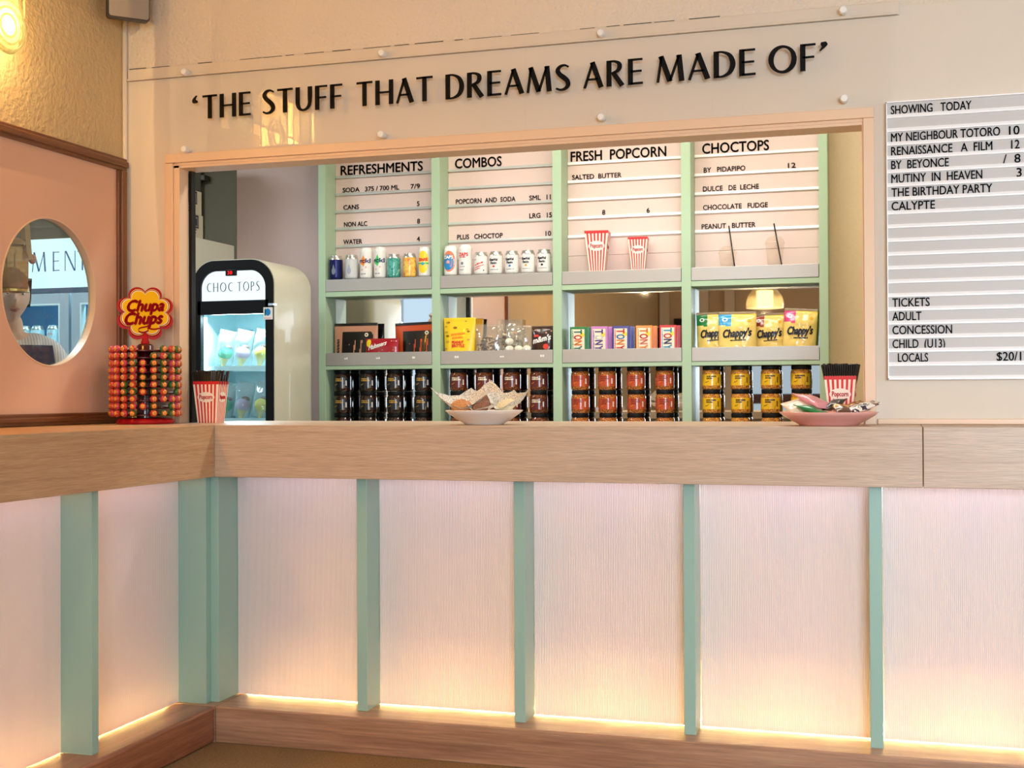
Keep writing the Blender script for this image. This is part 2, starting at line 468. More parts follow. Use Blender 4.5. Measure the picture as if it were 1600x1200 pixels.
# flared, contrasted capitals for the big sign and the two fridge headers
TK, TN = 0.165, 0.075
def crom(pts, n=6, closed=False):
    out = []; L = len(pts)
    for i in range(L if closed else L-1):
        g = (lambda k: pts[k % L]) if closed else (lambda k: pts[max(0, min(L-1, k))])
        p0, p1, p2, p3 = g(i-1), g(i), g(i+1), g(i+2)
        for j in range(n):
            t = j/n
            out.append(tuple(0.5*((2*b)+(-a+c)*t+(2*a-5*b+4*c-d)*t*t+(-a+3*b-3*c+d)*t**3) for a, b, c, d in zip(p0, p1, p2, p3)))
    if not closed: out.append(tuple(pts[-1]))
    return out
def ln(x0, z0, x1, z1, w0, w1=None): return [(x0, z0, w0), (x1, z1, w0 if w1 is None else w1)]
GL = {
 'T': (0.62, [ln(0, .955, .62, .965, .085), ln(.31, 0, .31, 1, TK)]),
 'H': (0.70, [ln(.085, 0, .085, 1, TK), ln(.615, 0, .615, 1, TK), ln(.1, .5, .6, .5, TN)]),
 'E': (0.50, [ln(.085, 0, .085, 1, TK), ln(.085, .96, .49, .965, .08), ln(.085, .51, .46, .515, .075), ln(.085, .04, .50, .045, .085)]),
 'F': (0.48, [ln(.085, 0, .085, 1, TK), ln(.085, .96, .48, .965, .08), ln(.085, .50, .44, .505, .075)]),
 'S': (0.50, [crom([(.46, .90, .07), (.33, .975, .08), (.18, .94, .11), (.09, .80, .15), (.15, .64, .17), (.29, .50, .185), (.41, .36, .17), (.44, .19, .15), (.34, .06, .11), (.18, .02, .085), (.03, .09, .075)], 4)]),
 'U': (0.66, [crom([(.085, 1, TK), (.085, .6, TK), (.09, .3, .16), (.16, .1, .12), (.31, .035, .09), (.46, .1, .10), (.56, .28, .13), (.575, .6, TK), (.575, 1, TK)], 4)]),
 'A': (0.66, [ln(.035, 0, .31, .98, .085), ln(.30, 1, .60, 0, .175), ln(.13, .33, .5, .33, TN)]),
 'D': (0.66, [ln(.085, 0, .085, 1, TK), crom([(.085, .965, .07), (.28, .96, .08), (.48, .84, .13), (.575, .62, .165), (.575, .38, .165), (.48, .16, .13), (.28, .04, .08), (.085, .035, .07)], 4)]),
 'R': (0.60, [ln(.085, 0, .085, 1, TK), crom([(.085, .965, .07), (.27, .96, .085), (.42, .87, .14), (.44, .72, .155), (.36, .58, .12), (.17, .50, .07)], 4), ln(.24, .50, .53, 0, TK, .175)]),
 'M': (0.86, [ln(.03, 0, .15, 1, .085), ln(.13, 1, .41, .02, .17), ln(.41, .02, .70, 1, .08), ln(.695, 1, .775, 0, .17)]),
 'O': (0.84, [crom([(.42+.36*math.cos(a), .5+.475*math.sin(a), .085+.085*abs(math.cos(a+0.25))**1.3) for a in [2*PI*k/16 for k in range(17)]], 2)]),
 'C': (0.62, [crom([(.58, .88, .08), (.42, .96, .085), (.24, .88, .13), (.10, .65, .165), (.10, .35, .165), (.24, .12, .13), (.42, .04, .085), (.58, .12, .08)], 4)]),
 'P': (0.54, [ln(.085, 0, .085, 1, TK), crom([(.085, .965, .07), (.27, .96, .085), (.42, .86, .14), (.44, .70, .155), (.36, .54, .12), (.1, .46, .07)], 4)]),
 'N': (0.74, [ln(.05, 0, .05, 1, .085), ln(.09, 1, .64, 0, .165), ln(.67, 0, .67, 1, .085)]),
 '(': (0.14, [crom([(.10, 1.02, .03), (.03, .86, .08), (.055, .76, .15), (.075, .70, .10)], 4)]),
 ')': (0.14, [crom([(.075, 1.02, .10), (.09, .93, .15), (.08, .84, .08), (.0, .70, .03)], 4)]),
}
def fancy(mb, word, x0, x1, zf, h, fn, depth, thin=1.0, gap=0.12, mi=0):
    """word spans x0..x1; zf(x) gives the baseline; fn(x, z, out)"""
    tot = sum(GL[c][0] for c in word)+gap*(len(word)-1)
    k = (x1-x0)/tot; x = 0.0
    for c in word:
        wd, strokes = GL[c]
        for st in strokes:
            L = []; R = []
            for i, p in enumerate(st):
                a = st[max(0, i-1)]; b = st[min(len(st)-1, i+1)]
                d = Vector((b[0]-a[0], b[1]-a[1]))
                if d.length < 1e-6: d = Vector((0, 1))
                d.normalize(); nrm = Vector((-d.y, d.x)); wv = p[2]*thin/2
                L.append((p[0]+nrm.x*wv, p[1]+nrm.y*wv)); R.append((p[0]-nrm.x*wv, p[1]-nrm.y*wv))
            n = len(st); V = []
            for o in (0.0, depth):
                for (u, v) in L+R:
                    X = x0+(x+u)*k; V.append(fn(X, zf(X)+v*h, o))
            F = []
            for i in range(n-1):
                F += [(i, i+1, n+i+1, n+i), (2*n+i, 3*n+i, 3*n+i+1, 2*n+i+1), (i, 2*n+i, 2*n+i+1, i+1), (n+i, n+i+1, 3*n+i+1, 3*n+i)]
            F += [(0, n, 3*n, 2*n), (n-1, 3*n-1, 4*n-1, 2*n-1)]
            mb.add(V, F, mi)
        x += wd+gap

# ------------------------------------------------------------------ the setting
XW, YW, YS = -2.807, 4.21, 5.80      # left wall, serving wall, shelf fronts
CX, CY = -2.257, 3.921               # inner corner of the counter fronts
OX0, OX1, OZ1 = -2.557, -0.088, 2.060   # serving opening
KX0, KY1 = -5.6, 5.955               # staff side
# floors and ceilings
struct('floor', MB().box(CX-0.16, 3.2, -4.0, CY+0.28, -0.05, 0.0), 'carpet')
struct('floor_staff', MB().box(KX0, 0.8, YW, 6.7, -0.05, 0.0).box(KX0, XW-0.06, 0.6, YW, -0.05, 0.0), 'booth_floor')
struct('ceiling', MB().box(XW, 3.2, -4.0, YW, 3.2, 3.26), 'ceiling')
struct('ceiling_staff', MB().box(KX0, 0.8, YW+0.04, 6.7, 2.9, 2.96).box(KX0, XW-0.06, 0.6, YW+0.04, 2.9, 2.96), 'ceiling')
# serving wall: smooth painted board round the opening, embossed paper above the frieze
mb = MB()
mb.box(XW, OX0-0.012, YW, YW+0.045, 0.0, 2.43).box(OX1+0.012, 3.2, YW, YW+0.045, 0.0, 2.43)
mb.box(OX0-0.012, OX1+0.012, YW, YW+0.045, OZ1+0.012, 2.43).box(OX0-0.012, OX1+0.012, YW, YW+0.045, 0.0, 0.92)
struct('wall_back', mb, 'wall_smooth')
struct('wall_back_upper', MB().box(XW, 3.2, YW+0.001, YW+0.045, 2.43, 3.2), 'wall_emboss')
# left wall with the round window cut through the pink panel
PY, PZ, PR = 3.754, 1.564, 0.258
def circ(cy, cz, r, n=96): return [(cy+r*math.cos(2*PI*k/n), cz+r*math.sin(2*PI*k/n)) for k in range(n)]
def sqr(y0, y1, z0, z1, cy, cz, n=96):
    out = []
    for k in range(n):
        a = 2*PI*k/n; dy, dz = math.cos(a), math.sin(a)
        t = min(((y1-cy)/dy if dy > 1e-9 else (y0-cy)/dy if dy < -1e-9 else 1e9), ((z1-cz)/dz if dz > 1e-9 else (z0-cz)/dz if dz < -1e-9 else 1e9))
        out.append((cy+dy*t, cz+dz*t))
    return out
def snap_corners(pl, y0, y1, z0, z1):
    for (cy, cz) in ((y0, z0), (y0, z1), (y1, z0), (y1, z1)):
        i = min(range(len(pl)), key=lambda k: (pl[k][0]-cy)**2+(pl[k][1]-cz)**2); pl[i] = (cy, cz)
    return pl
fx = lambda u, v, w_: (w_, u, v)
WY0 = 3.27
mb = MB()
q = snap_corners(sqr(WY0, YW, 1.10, 2.06, PY, PZ), WY0, YW, 1.10, 2.06)
mb.ring(q, circ(PY, PZ, PR+0.002), fx, XW-0.018, XW)
mb.box(XW-0.06, XW, -4.0, WY0, 0.0, 3.2).box(XW-0.06, XW, WY0, YW+0.045, 2.06, 3.2).box(XW-0.06, XW, WY0, YW+0.045, 0.0, 1.10)
struct('wall_left', mb, 'wall_left')
# pink panel in its red-timber frame, standing on the return counter
mb = MB()
q = snap_corners(sqr(2.70, 4.145, 1.138, 2.060, PY, PZ, 192), 2.70, 4.145, 1.138, 2.060)
mb.ring(q, circ(PY, PZ, PR, 192), fx, XW, XW+0.010)
wl = thing('wall_panel', 'pink laminate wall panel with round porthole in dark red timber frame', 'wall panel', (XW, 3.42, 1.10))
part('panel_face', mb, 'pink_panel', wl)
part('porthole_rim', MB().ring(circ(PY, PZ, PR, 96), circ(PY, PZ, PR-0.004, 96), fx, XW-0.019, XW+0.012), 'casing', wl)
part('porthole_glass', MB().prism(circ(PY, PZ, PR-0.004, 64), fx, XW-0.016, XW-0.011), 'glass', wl)
def moulding(mb, y0, y1, z0, z1, vertical):
    mb.box(XW, XW+0.022, y0, y1, z0, z1, 0, 0.004)
    if vertical: mb.box(XW+0.004, XW+0.030, y0+0.014, y1-0.010, z0, z1, 0, 0.005)
    else: mb.box(XW+0.004, XW+0.030, y0, y1, z0+0.012, z1-0.012, 0, 0.005)
mb = MB(); moulding(mb, 2.648, 4.197, 2.056, 2.104, False); part('frame_rail', mb, 'walnut_y', wl)
mb = MB(); moulding(mb, 2.648, 4.197, 1.101, 1.143, False); part('frame_rail', mb, 'walnut_y', wl)
mb = MB(); moulding(mb, 2.648, 2.704, 1.143, 2.056, True); part('frame_stile', mb, 'walnut_z', wl)
mb = MB(); moulding(mb, 4.141, 4.197, 1.143, 2.056, True); part('frame_stile', mb, 'walnut_z', wl)
# far lobby walls with street windows, seen only in mirrors and gloss
mb = MB()
mb.box(3.2, 3.26, -4.0, YW, 0, 0.75).box(3.2, 3.26, -4.0, YW, 2.75, 3.2)
for a, b in ((-4.0, -1.0), (0.85, 0.95), (2.8, YW)): mb.box(3.2, 3.26, a, b, 0.75, 2.75)
struct('wall_right', mb, 'wall_lobby')
mb = MB()
mb.box(XW, 3.2, -4.06, -4.0, 2.02, 3.2).box(XW, 3.2, -4.06, -4.0, 0, 0.55)
mb.box(XW, -1.9, -4.06, -4.0, 0.55, 2.02).box(2.8, 3.2, -4.06, -4.0, 0.55, 2.02)
struct('wall_front', mb, 'wall_lobby')
mb = MB().box(-1.9, 2.8, -4.05, -3.99, 1.08, 1.20)
for x in (-1.9, -0.7, 0.5, 1.7, 2.74): mb.box(x, x+0.06, -4.05, -3.99, 0.55, 2.02)
struct('window_1', mb, 'dark_red')
# black door and white columns in the street corner of the lobby
struct('door_1', MB().box(-2.62, -2.36, -3.99, -3.95, 0, 2.15, 0, .005), 'black')
mb = MB()
for x in (-2.79, -2.30, -1.98): mb.box(x, x+0.12, -3.99, -3.9, 0, 3.2)
struct('trim_3', mb, 'trim')
# booth walls
struct('wall_booth_back', MB().box(-3.285, 0.8, KY1, KY1+0.05, 0, 2.9), 'booth_wall')
struct('wall_booth_right', MB().box(0.8, 0.86, YW+0.046, 6.7, 0, 2.9), 'booth_wall')
struct('wall_alcove', MB().box(KX0, -3.285, 6.45, 6.5, 0, 2.9).box(-3.285, -3.26, KY1+0.05, 6.45, 0, 2.9), 'dark_wall')
struct('wall_staff_left', MB().box(KX0-0.06, KX0, 0.6, 6.7, 0, 2.9), 'blue_wall')
mb = MB().box(KX0, XW-0.06, 0.54, 0.6, 0, 1.1).box(KX0, XW-0.06, 0.54, 0.6, 2.3, 2.9)
mb.box(KX0, -5.2, 0.54, 0.6, 1.1, 2.3).box(-3.8, XW-0.06, 0.54, 0.6, 1.1, 2.3)
struct('wall_staff_end', mb, 'blue_wall')
struct('trim_5', MB().box(-5.25, -3.75, 0.6, 0.63, 1.05, 1.1).box(-4.53, -4.47, 0.55, 0.6, 1.1, 2.3), 'trim')
struct('wall_panel_lilac', MB().box(-3.285, -2.755, KY1-0.012, KY1, 0, 2.9), 'lilac')
# frieze moulding, corner bead
mb = MB().box(XW+0.022, 0.030, YW-0.010, YW, 2.402, 2.447, 0, 0.003).box(XW+0.022, 0.024, YW-0.017, YW, 2.402, 2.410, 0, 0.002)
struct('trim_1', mb, 'trim')
mb = MB().tube([(XW+0.010, YW-0.010, 1.10), (XW+0.010, YW-0.010, 3.2)], 0.0095, 10).box(XW, XW+0.016, YW-0.012, YW, 2.1, 3.2)
struct('trim_2', mb, 'trim')
# broken paint line along the top of the frieze
mb = MB(); x = XW+0.03
while x < -0.35:
    L_ = random.uniform(0.03, 0.12)
    if random.random() < 0.75: mb.box(x, x+L_, YW-0.0106, YW-0.006, 2.4462, 2.4462+random.uniform(.0012, .0026))
    x += L_+random.uniform(0.004, 0.05)
struct('trim_4', mb, 'ink')
# peach casing of the serving opening
cs = thing('opening_casing', 'peach painted timber casing round the wide serving opening', 'window casing', ((OX0+OX1)/2, YW, 1.10))
def casing(mb, x0, x1, z0, z1, side):
    e = 0.034
    if side == 'L': mb.box(x0, x0+e, YW-0.026, YW, z0, z1, 0, .002).box(x0+e, x1, YW-0.019, YW+0.045, z0, z1, 0, .002)
    if side == 'R': mb.box(x1-e, x1, YW-0.026, YW, z0, z1, 0, .002).box(x0, x1-e, YW-0.019, YW+0.045, z0, z1, 0, .002)
    if side == 'T':
        mb.box(x0, x1, YW-0.026, YW, z1-e, z1, 0, .002).box(x0+e, x1-e, YW-0.019, YW+0.085, z0, z1-e, 0, .002)
        mb.box(x0+e, x1-e, YW-0.022, YW-0.012, z0+0.010, z0+0.016, 0, .001)
mb = MB(); casing(mb, -2.616, OX0, 1.10, 2.0755, 'L'); part('casing_upright', mb, 'casing', cs)
mb = MB(); casing(mb, OX1, -0.050, 1.10, 2.0765, 'R'); part('casing_upright', mb, 'casing', cs)
mb = MB(); casing(mb, -2.616, -0.050, 2.056, 2.111, 'T'); part('casing_head', mb, 'casing', cs)
part('shutter_channel', MB().box(OX0, OX0+0.012, YW+0.046, YW+0.075, 1.10, 2.056, 0), 'black', cs)
struct('trim_6', MB().box(-0.045, 3.2, YW-0.012, YW, 1.1005, 1.118, 0, .002), 'casing')

# ------------------------------------------------------------------ counters
def flutes(mb, a0, a1, z0, z1, depth_at, out, pitch=0.0056, amp=0.0017, n=4, th=0.010):
    """sheet whose front is a row of shallow flutes; depth_at + out*t is towards the lobby"""
    N_ = int((a1-a0)/pitch); cols = N_*n
    F0 = []; V = []
    for i in range(cols+1):
        a = a0+(a1-a0)*i/cols
        d = depth_at+out*amp*abs(math.sin(PI*i/n))
        V += [(a, d, z0), (a, d, z1)]
    k = len(V)
    for i in range(cols): F0.append((2*i, 2*i+2, 2*i+3, 2*i+1))
    V += [(a0, depth_at-out*th, z0), (a0, depth_at-out*th, z1), (a1, depth_at-out*th, z0), (a1, depth_at-out*th, z1)]
    F0 += [(k, k+1, k+3, k+2), (0, 1, k+1, k), (2*cols, k+2, k+3, 2*cols+1)]
    mb.add(V, F0, 0, True); return mb
XR = 1.75
bc = thing('serving_counter', 'long oak-topped counter with glowing fluted panels under the serving opening', 'counter', (-0.3, 4.05, 0))
mb = MB().box(CX, 0.084, CY, YW, 0.92, 1.10, 0, .002).box(0.086, XR, CY, YW, 0.92, 1.10, 0, .002)
mb.box(OX0+0.004, OX1-0.004, YW+0.001, 4.62, 1.06, 1.10, 0, .001).box(-2.79, CX-.0002, CY, YW-0.002, 0.95, 1.10)
part('countertop', mb, 'oak_x', bc)
mb = MB().box(CX, XR, CY, YW-0.005, 0.0, 0.125, 0, 0.004).box(-2.69, CX-.001, CY+.001, YW-0.005, 0.0, 0.1245); part('plinth', mb, 'jarrah_x', bc)
PX = [(-2.3045, -2.272), (-1.756, -1.719), (-1.196, -1.159), (-0.637, -0.600), (-0.071, -0.033), (0.487, 0.524), (1.045, 1.082), (1.70, 1.737)]
for a, b in PX: part('post', MB().box(a, b, 3.9742 if a < -2.3 else 3.997, 4.113, 0.125, 0.92, 0, .0015), 'mint', bc)
for (a, b), (c, d) in zip(PX[:-1], PX[1:]):
    mb = MB(); flutes(mb, b+0.001, c-0.001, 0.1264, 0.9195, 4.108, -1); o = part('fluted_panel', mb, 'ribbed', bc)
part('light_strip', MB().box(-2.26, 1.70, 4.158, 4.172, 0.1252, 0.1312), 'led', bc)
part('light_strip', MB().box(-2.26, 1.70, 4.140, 4.154, 0.912, 0.9195), 'fill_top', bc)  # added fill strip, hidden behind the fascia, evens out the panel glow
part('back_board', MB().box(-2.40, XR, 4.186, 4.204, 0.125, 0.92), 'pink_back', bc)
lc = thing('return_counter', 'short oak-topped counter return with fluted panels below the pink wall', 'counter', (-2.52, 2.2, 0))
mb = MB().box(-2.797, -2.3005, 0.9, CY-0.0005, 1.04, 1.10, 0, 0).box(-2.30, CX, 0.9, CY-0.0005, 0.92, 1.10, 0, .002)
part('countertop', mb, 'oak_y', lc)
mb = MB().box(-2.70, CX, 0.9, CY-0.0005, 0.0, 0.125, 0, 0.012, 4); part('plinth', mb, 'jarrah_y', lc)
PYS = [(3.941, 3.974), (3.282, 3.315), (2.623, 2.656), (1.964, 1.997), (1.305, 1.338)]
for a, b in PYS: part('post', MB().box(-2.417 if a < 3.9 else -2.50, -2.303, a, b, 0.125, 0.92, 0, .0015), 'mint', lc)
for (a, b), (c, d) in zip(PYS[:-1], PYS[1:]):
    mb = MB(); flutes(mb, d+0.001, a-0.001, 0.1264, 0.9195, -2.412, 1)
    mb.xf(lambda p: Vector((p.y, p.x, p.z))); part('fluted_panel', mb, 'ribbed', lc)
part('light_strip', MB().box(-2.476, -2.462, 1.31, 3.94, 0.1252, 0.1312), 'led', lc)
part('light_strip', MB().box(-2.470, -2.456, 1.31, 3.94, 0.912, 0.9195), 'fill_top', lc)  # the same added fill, out of sight under the return's top
part('back_board', MB().box(-2.520, -2.502, 0.9, 4.18, 0.125, 0.92), 'pink_back', lc)

# ------------------------------------------------------------------ acrylic sign
sg = thing('acrylic_sign', 'long clear acrylic sign with black film-quote lettering above the serving opening', 'sign', (-1.27, YW, 2.27))
part('acrylic_sheet', MB().box(-2.550, 0.008, 4.166, 4.171, 2.113, 2.438), 'acrylic', sg)
base = lambda x: 2.2285+0.0075*(x+2.44)/2.2
fb = lambda x, z, o: (x, 4.1655-o, z)
for wd, a, b in (('(', -2.482, -2.461), ('THE', -2.442, -2.244), ('STUFF', -2.197, -1.879), ('THAT', -1.823, -1.535), ('DREAMS', -1.487, -1.040),
                 ('ARE', -0.992, -0.789), ('MADE', -0.742, -0.418), ('OF', -0.375, -0.228), (')', -0.215, -0.194)):
    tot = sum(GL[c][0] for c in wd)+0.12*(len(wd)-1); x = a
    for c in wd:                                                    # every raised letter is a part
        k = (b-a)/tot; mb = MB(); fancy(mb, c, x, x+GL[c][0]*k, base, 0.0865, fb, 0.004)
        part('raised_letter', mb, 'black_gloss', sg); x += (GL[c][0]+0.12)*k
for (x, z) in [(-2.523, 2.411), (-2.523, 2.122), (-1.729, 2.416), (-1.733, 2.127), (-0.934, 2.419), (-0.934, 2.135), (-0.142, 2.423), (-0.141, 2.140)]:
    n0 = MB().lathe([(0, 0), (.010, 0), (.0125, .003), (.0125, .022), (.009, .022), (.009, .046), (0, .046)], (0, 0, 0), 20, 0, False)
    n0.xf(lambda p: Vector((x+p.x, YW-0.049+p.z+0.001, z+p.y)))
    autosmooth(part('standoff', n0, 'white', sg))

# ------------------------------------------------------------------ showing-today letter board
BX0, BX1, BZ0, BZ1 = -0.010, 0.520, 1.246, 2.118
sb = thing('letter_board', 'large grey letter board of film titles and prices on wall right of opening', 'letter board', (0.25, YW, BZ0))
part('backing', MB().box(BX0, BX1, YW-0.022, YW-0.001, BZ0, BZ1), 'board', sb)
part('board_frame', MB().box(BX0-0.003, BX0, YW-0.032, YW-0.001, BZ0-.003, BZ1+.003).box(BX1, BX1+0.003, YW-0.032, YW-0.001, BZ0-.003, BZ1+.003)
     .box(BX0-.003, BX1+.003, YW-0.032, YW-0.001, BZ1, BZ1+.004).box(BX0-.003, BX1+.003, YW-0.032, YW-0.001, BZ0-.004, BZ0), 'rail_white', sb)
RP = (BZ1-BZ0)/20
def rail(z, x0, x1, yb, h=0.013, d=0.007):
    mb = MB()
    prof = [(0, 0), (-d, 0), (-d, h*0.35), (-d*0.45, h), (0, h)]
    mb.prism(prof, lambda u, v, w_: (w_, yb+u, z+v), x0, x1); return mb
rows = [['SHOWING   TODAY'], [], ['MY NEIGHBOUR TOTORO', '10'], ['RENAISSANCE   A  FILM', '12'], ['BY  BEYONCE', '/  8'], ['MUTINY  IN  HEAVEN', '3'],
        ['THE BIRTHDAY PARTY'], ['CALYPTE'], [], [], [], [], [], [], ['TICKETS'], ['ADULT'], ['CONCESSION'], ['CHILD  (U13)'], [' LOCALS', '$20/17'], []]
wid = {0: .240, 2: .323, 3: .300, 4: .172, 5: .270, 6: .299, 7: .130, 14: .112, 15: .087, 16: .178, 17: .157, 18: .090}
pos = {2: (.381, .030), 3: (.381, .024), 4: (.383, .050), 5: (.386, .014), 18: (.404, .094)}
for i in range(20):
    zt = BZ1-(i+1)*RP
    part('letter_rail', rail(zt-0.0045, BX0, BX1, YW-0.022, 0.0125, 0.0075), 'rail_white', sb)
    if rows[i]:
        mb = MB()
        text(mb, rows[i][0].strip(), BX0+(0.028 if i == 18 else 0.012), zt+0.0085, YW-0.0235, 0.0265, wid[i], depth=.001, heavy=.0005)
        for m2 in words(mb, .012): part('lettering', m2, 'ink', sb)
        mb = MB()
        if len(rows[i]) > 1: text(mb, rows[i][1], pos[i][0], zt+0.0085, YW-0.0235, 0.0265, pos[i][1], depth=.001, align='R', heavy=.0005)
        if mb.v:
            for m2 in words(mb, .012): part('lettering', m2, 'ink', sb)

# ------------------------------------------------------------------ loudspeaker and wall lamp
sp = thing('loudspeaker', 'small grey loudspeaker high in the wall corner', 'loudspeaker', (-2.702, 4.075, 2.592), 0.80)
mb = MB()
def rr(w_, h_, r_, n=5, cx=0, cz=0):
    out = []
    for (sx, sz, a) in ((1, 1, 0), (-1, 1, 90), (-1, -1, 180), (1, -1, 270)):
        for k in range(n+1):
            t = math.radians(a+90*k/n); out.append((cx+(w_/2-r_)*sx+r_*math.cos(t), cz+sz*(h_/2-r_)+r_*math.sin(t)))
    return out
mb.prism(rr(.152, .30, .012, cz=.15), lambda u, v, w_: (u, w_, v), -0.020, 0.012)
part('cabinet', mb, P('speaker_shell', (70, 64, 60), .5), sp, local=True)
part('grille', MB().prism(rr(.144, .292, .010, cz=.151), lambda u, v, w_: (u, w_, v), -0.026, -0.0201), P('speaker_mesh', (164, 154, 140), .6, bump=.4, bscale=900), sp, local=True)
part('bracket', MB().box(-.02, .02, .012, .075, .12, .2), 'black', sp, local=True)

sl = thing('wall_sconce', 'lit pressed-glass wall lamp high on the plastered left wall', 'wall lamp', (XW, 3.08, 2.45))
part('backplate', MB().box(XW, XW+0.018, 2.70, 3.42, 2.40, 2.66, 0, .004), 'chrome', sl)
gm = translucent('pressed_glass', (240, 244, 196), 0.60, .18, .08, 0.62)
ge = translucent('pressed_glass_edge', (250, 250, 215), 0.65, .10, .08)
def plate(y0, y1, zb, zt, r, n=10):
    return [(y1, zt), (y0, zt)]+[(y0+r-r*math.cos(PI/2*k/n), zb+r-r*math.sin(PI/2*k/n)) for k in range(n+1)]+[(y1-r+r*math.sin(PI/2*k/n), zb+r-r*math.cos(PI/2*k/n)) for k in range(n+1)]
for (y0, y1, zb, zt, r, x) in ((2.57, 3.525, 2.425, 2.78, .035, XW+.075), (3.305, 3.492, 2.352, 2.70, .03, XW+.090), (3.345, 3.455, 2.300, 2.62, .045, XW+.105), (2.69, 2.88, 2.352, 2.70, .03, XW+.090), (2.73, 2.84, 2.300, 2.62, .045, XW+.105), (2.96, 3.22, 2.28, 2.74, .06, XW+.098)):
    e = plate(y0, y1, zb, zt, r)
    part('glass_plate', MB().prism(e, fx, x, x+.007), gm, sl)
    part('glass_edge', MB().tube([(x+.004, a, b) for a, b in e], .0042, 6, 0, True), ge, sl)
for cy_ in (3.40, 2.785, 3.09):
    for r_ in (0.080, 0.058, 0.036):
        part('glass_ring', MB().tube([(XW+.116, a, b) for a, b in circ(cy_, 2.385, r_, 40)], .0045, 6, 0, True), ge, sl)
for k in range(3):
    part('glass_rib', MB().tube([(XW+.116, 3.33, 2.50+.03*k), (XW+.116, 3.47, 2.50+.03*k)], .004, 6), ge, sl)
part('frosted_lamp', MB().lathe([(0, 0), (.022, 0), (.026, .005), (.026, .20), (0, .202)], (XW+.040, 3.41, 2.37), 20), emitter('warm_lamp_tube', (255, 208, 110), 5), sl)
l = bpy.data.lights.new('sconce_light', 'POINT'); l.energy = 6; l.color = (1.0, .68, .32); l.shadow_soft_size = 0.0
o = bpy.data.objects.new('sconce_light', l); o.location = (XW+.085, 3.40, 2.40); COL.objects.link(o)
part('frosted_lamp', MB().box(XW+.030, XW+.070, 2.60, 3.10, 2.33, 2.60, 0, .008), emitter('warm_frosted_lamp', (255, 186, 84), 85), sl)

# glass dome pendant hanging in the lobby, seen in the shelf mirror
pd = thing('pendant_lamp', 'lit glass dome pendant reflected in the mirror above the yellow snack bags', 'pendant lamp', (-1.12, 0.0, 2.0))
part('cord', MB().tube([(-1.12, 0, 2.27), (-1.12, 0, 3.2)], .004, 6), 'black', pd)
part('dome', MB().lathe([(.17, 0), (.172, .05), (.155, .11), (.12, .16), (.06, .19), (.02, .20)], (-1.12, 0, 1.99), 32), clear('dome_glass', (250, 240, 215), .05, 1.0, .22), pd)
part('lamp_shade', MB().lathe([(0, 0), (.075, 0), (.075, .15), (0, .15)], (-1.12, 0, 2.0), 24, 0, False), emitter('lamp_glow', (255, 224, 150), 4.5), pd)
part('fitting', MB().lathe([(0, 0), (.02, 0), (.02, .09), (0, .09)], (-1.12, 0, 2.19), 16, 0, False), 'chrome', pd)
p2 = dup(pd, (-1.95, 1.55, 2.16), 'added glass dome pendant, out of view, warming the left wall')  # second pendant added to warm the left wall
for x_, y_, z_, e_ in ((-1.12, 0, 1.90, 18), (-1.95, 1.55, 2.06, 15)):  # the latter light belongs to the added pendant
  l = bpy.data.lights.new('pendant_light', 'POINT'); l.energy = e_; l.color = (1.0, .70, .38); l.shadow_soft_size = .025
  o = bpy.data.objects.new('pendant_light', l); o.location = (x_, y_, z_); COL.objects.link(o)

# ------------------------------------------------------------------ back-bar shelving
DV = [(-2.751, -2.713), (-2.147, -2.104), (-1.537, -1.493), (-0.925, -0.881), (-0.309, -0.270)]
BAYS = [(DV[i][1], DV[i+1][0]) for i in range(4)]
YM = 5.925                              # mirrors and menu boards
ZS = [1.694, 1.330]                     # undersides of the two shelves
TOPZ, MIDZ, LOWZ = 1.780, 1.352, 1.003  # what stands on each level stands at this height
sh = thing('back_bar_shelving', 'sage green four-bay shelving with mirrored backs behind the opening', 'shelving', (-1.51, 5.88, 0.96))
for a, b in DV: part('upright', MB().box(a, b, YS, 5.952, 0.965, 2.60, 0, .0015), 'sage', sh)
for (a, b) in BAYS:
    part('shelf', MB().box(a, b, YS+.002, YM, ZS[0], 1.719, 0, .001), 'sage', sh)
    part('shelf', MB().box(a, b, YS+.002, YM, ZS[1], 1.350, 0, .001), 'sage', sh)
    part('tray', MB().box(a+.002, b-.002, YS-.001, YM, 1.720, TOPZ, 0, .001), 'steel', sh)
    part('tray', MB().box(a+.002, b-.002, YS-.001, YS+.003, 1.3505, 1.4135, 0, .001).box(a+.002, b-.002, YS+.003, YM, 1.3505, 1.3520), 'steel', sh)
    for z0, z1 in ((1.4, 1.694), (1.003, 1.33)):
        part('mirror', MB().box(a, b, YM, YM+.004, z0-.05 if z0 > 1.2 else z0, z1), 'mirror', sh)
    part('mirror_channel', MB().box(a, b, YM-.007, YM-.0005, 1.682, 1.6935), 'chrome', sh)
part('bottom_board', MB().box(-2.751, -0.270, YS, 5.952, 0.965, LOWZ, 0, .001), 'sage', sh)
bb = thing('back_counter', 'low back counter carrying the green shelving', 'cabinet', (-1.51, 5.68, 0))
part('carcass', MB().box(-2.64, 0.30, 5.42, 5.95, 0, 0.90), 'white', bb)
part('worktop', MB().box(-2.645, 0.32, 5.40, 5.952, 0.90, 0.9635, 0, .003), 'steel', bb)

